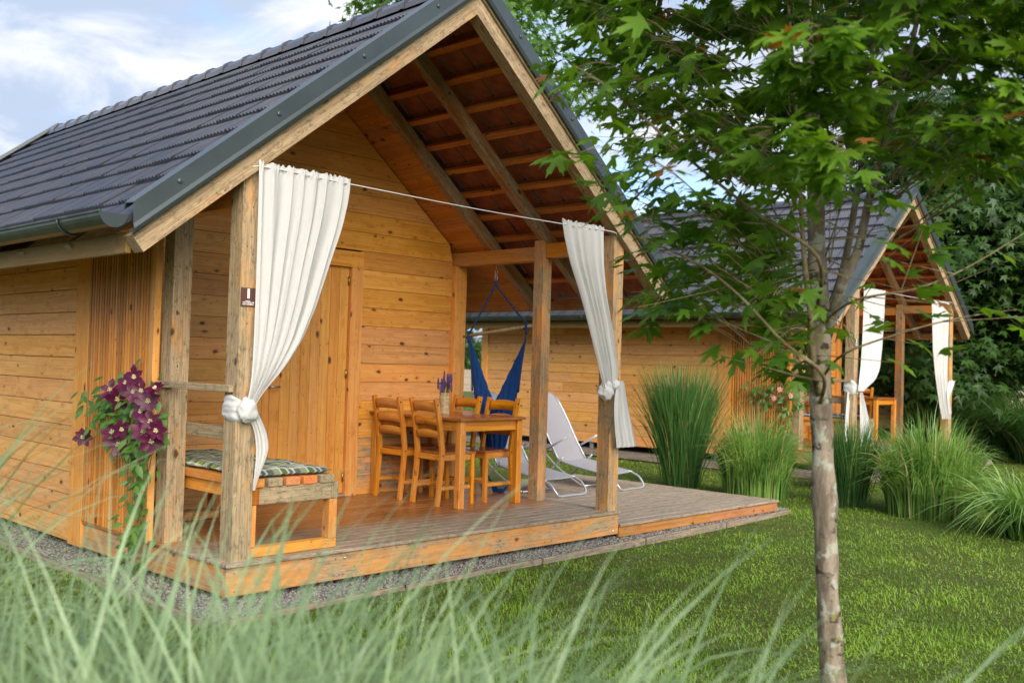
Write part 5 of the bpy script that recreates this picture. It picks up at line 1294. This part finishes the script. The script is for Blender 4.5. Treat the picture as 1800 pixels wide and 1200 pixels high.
# ------------------------------------------------------------------ clematis
def clematis(name, label, loc, flowers, seed, mat_petal, cat='climbing plant', nleaf=295, fs=0.078):
    t = thing(name, label, cat, loc); r0 = random.Random(seed); lm = []
    for q in range(5):
        V, F = place_leaves(np.zeros((1, 3)), np.array([[0, 0, 1.]]), np.array([[0, 1., 0]]), np.array([1.0]), OV, OF); lm.append(npmesh('leaf', V, F, M['clemleaf'], False, np.full(len(OV), q/5+0.1)))
    lines = [[(-0.10, 1.10, -0.28), (-0.06, 1.08, 0.0), (-0.05, 1.14, 0.35), (-0.06, 1.02, 0.62), (-0.08, 0.95, 0.9), (-0.07, 1.05, 1.25)], [(-0.11, 1.16, -0.28), (-0.06, 1.20, 0.1), (-0.05, 1.08, 0.5), (-0.07, 1.25, 0.8), (-0.08, 1.4, 1.02), (-0.06, 1.2, 1.15)],
             [(-0.05, 1.2, 0.6), (-0.06, 1.5, 0.85), (-0.08, 1.8, 0.9), (-0.10, 1.9, 0.72)], [(-0.05, 1.1, 0.6), (-0.08, 0.85, 0.8), (-0.10, 0.62, 0.85)], [(-0.05, 1.2, 0.8), (-0.07, 1.6, 1.0), (-0.07, 1.95, 1.03)], [(-0.05, 1.1, 0.2), (-0.06, 1.35, 0.45), (-0.06, 1.7, 0.55)]]
    for ln in lines: tube('stem', t, ln, (0.006, 0.002), M['twig'], 5, 5)
    for k in range(nleaf):
        q = r0.random()
        if q < 0.58: y, z = r0.gauss(1.18, 0.26), r0.gauss(0.93, 0.15)
        elif q < 0.72: y, z = r0.uniform(1.45, 2.05), r0.gauss(0.95, 0.10)
        else: z = r0.uniform(-0.20, 0.72); y = r0.gauss(1.08, 0.075)
        p = Vector((-0.05-r0.random()*0.16, y, z)); nn = Vector((-1, -0.55, 0.8))+Vector((r0.gauss(0, .4), r0.gauss(0, .4), r0.gauss(0, .4))); nn.normalize()
        d = Vector((-0.2, r0.gauss(0, 0.8), -0.8)); d = (d-nn*d.dot(nn)).normalized(); x = d.cross(nn); s = r0.uniform(0.07, 0.125)
        o = obj('leaf', lm[r0.randrange(5)], t); o.matrix_local = Matrix(((x.x*s, d.x*s, nn.x*s, p.x), (x.y*s, d.y*s, nn.y*s, p.y), (x.z*s, d.z*s, nn.z*s, p.z), (0, 0, 0, 1)))
    PV = np.array([(0, 0.06, 0), (-.27, .40, .03), (0, .40, -.03), (.27, .40, .03), (-.29, .72, .02), (0, .74, -.03), (.29, .72, .02), (0, 1.05, -.06)]); PF = np.array([(0, 2, 1), (0, 3, 2), (1, 2, 5), (1, 5, 4), (2, 3, 6), (2, 6, 5), (4, 5, 7), (5, 6, 7)])
    for (y, z) in flowers:
        nn = Vector((-0.8, -0.85, 0.30))+Vector((r0.gauss(0, .28), r0.gauss(0, .28), r0.gauss(0, .28))); nn.normalize(); c = Vector((-0.20-r0.random()*0.05, y, z)); np_ = r0.choice((6, 6, 7, 5)); u = nn.cross(Vector((0, 0, 1))).normalized(); v = nn.cross(u)
        Vs, Fs, Ts = [], [], []; r = fs*r0.uniform(0.85, 1.2); a0 = r0.random()*6
        for k in range(np_):
            a = a0+2*math.pi*k/np_+r0.uniform(-.08, .08); dd = u*math.cos(a)+v*math.sin(a)+nn*r0.uniform(-0.05, 0.20)
            V, F = place_leaves(np.array([tuple(c)]), np.array([tuple(nn-dd*0.15)]), np.array([tuple(dd)]), np.array([r*1.1*r0.uniform(.9, 1.1)]), PV, PF); Fs.append(F+len(PV)*k); Vs.append(V); Ts += [r0.random()*0.9]*len(PV)
        fl = obj('flower', npmesh('flower', np.concatenate(Vs), np.concatenate(Fs), mat_petal, True, np.array(Ts)), t)
        mb = MB(); rs = r*0.19; cc = c+nn*0.006
        for k in range(11):
            a = k*2.4; p = cc+(u*math.cos(a)+v*math.sin(a))*rs*math.sqrt(k/11); q = p+nn*0.014+(u*math.cos(a)+v*math.sin(a))*0.004; V, F = sweep([p, q], 0.0032, 4); mb.add(V, F)
        mb.build('stamens', M['stamen'], fl)
    return t
FL = [(1.07, 1.181), (0.839, 1.137), (1.242, 1.06), (0.792, 1.063), (0.86, 0.985), (1.129, 0.841), (0.843, 0.84), (0.58, 0.87), (0.675, 0.788), (1.208, 0.72), (1.863, 0.731), (1.36, 1.12), (0.972, 1.231), (1.331, 0.802), (0.69, 1.156), (0.96, 1.12), (0.76, 0.92)]
clematis('clematis', 'purple clematis climbing the slatted screen of the nearest cabin', (0, 0, 0), FL, 5, M['petal'])
M['pink'] = leaf_mat('pink_petal', (0.45, 0.18, 0.17), (0.62, 0.30, 0.27), trans=0.3)
clematis('honeysuckle', 'dark leafy climber with few pink flowers on the middle cabin screen', tuple(O2), [(1.0, 0.9), (1.2, 1.0), (0.9, 1.1), (1.3, 0.85)], 9, M['pink'], nleaf=200, fs=0.045)
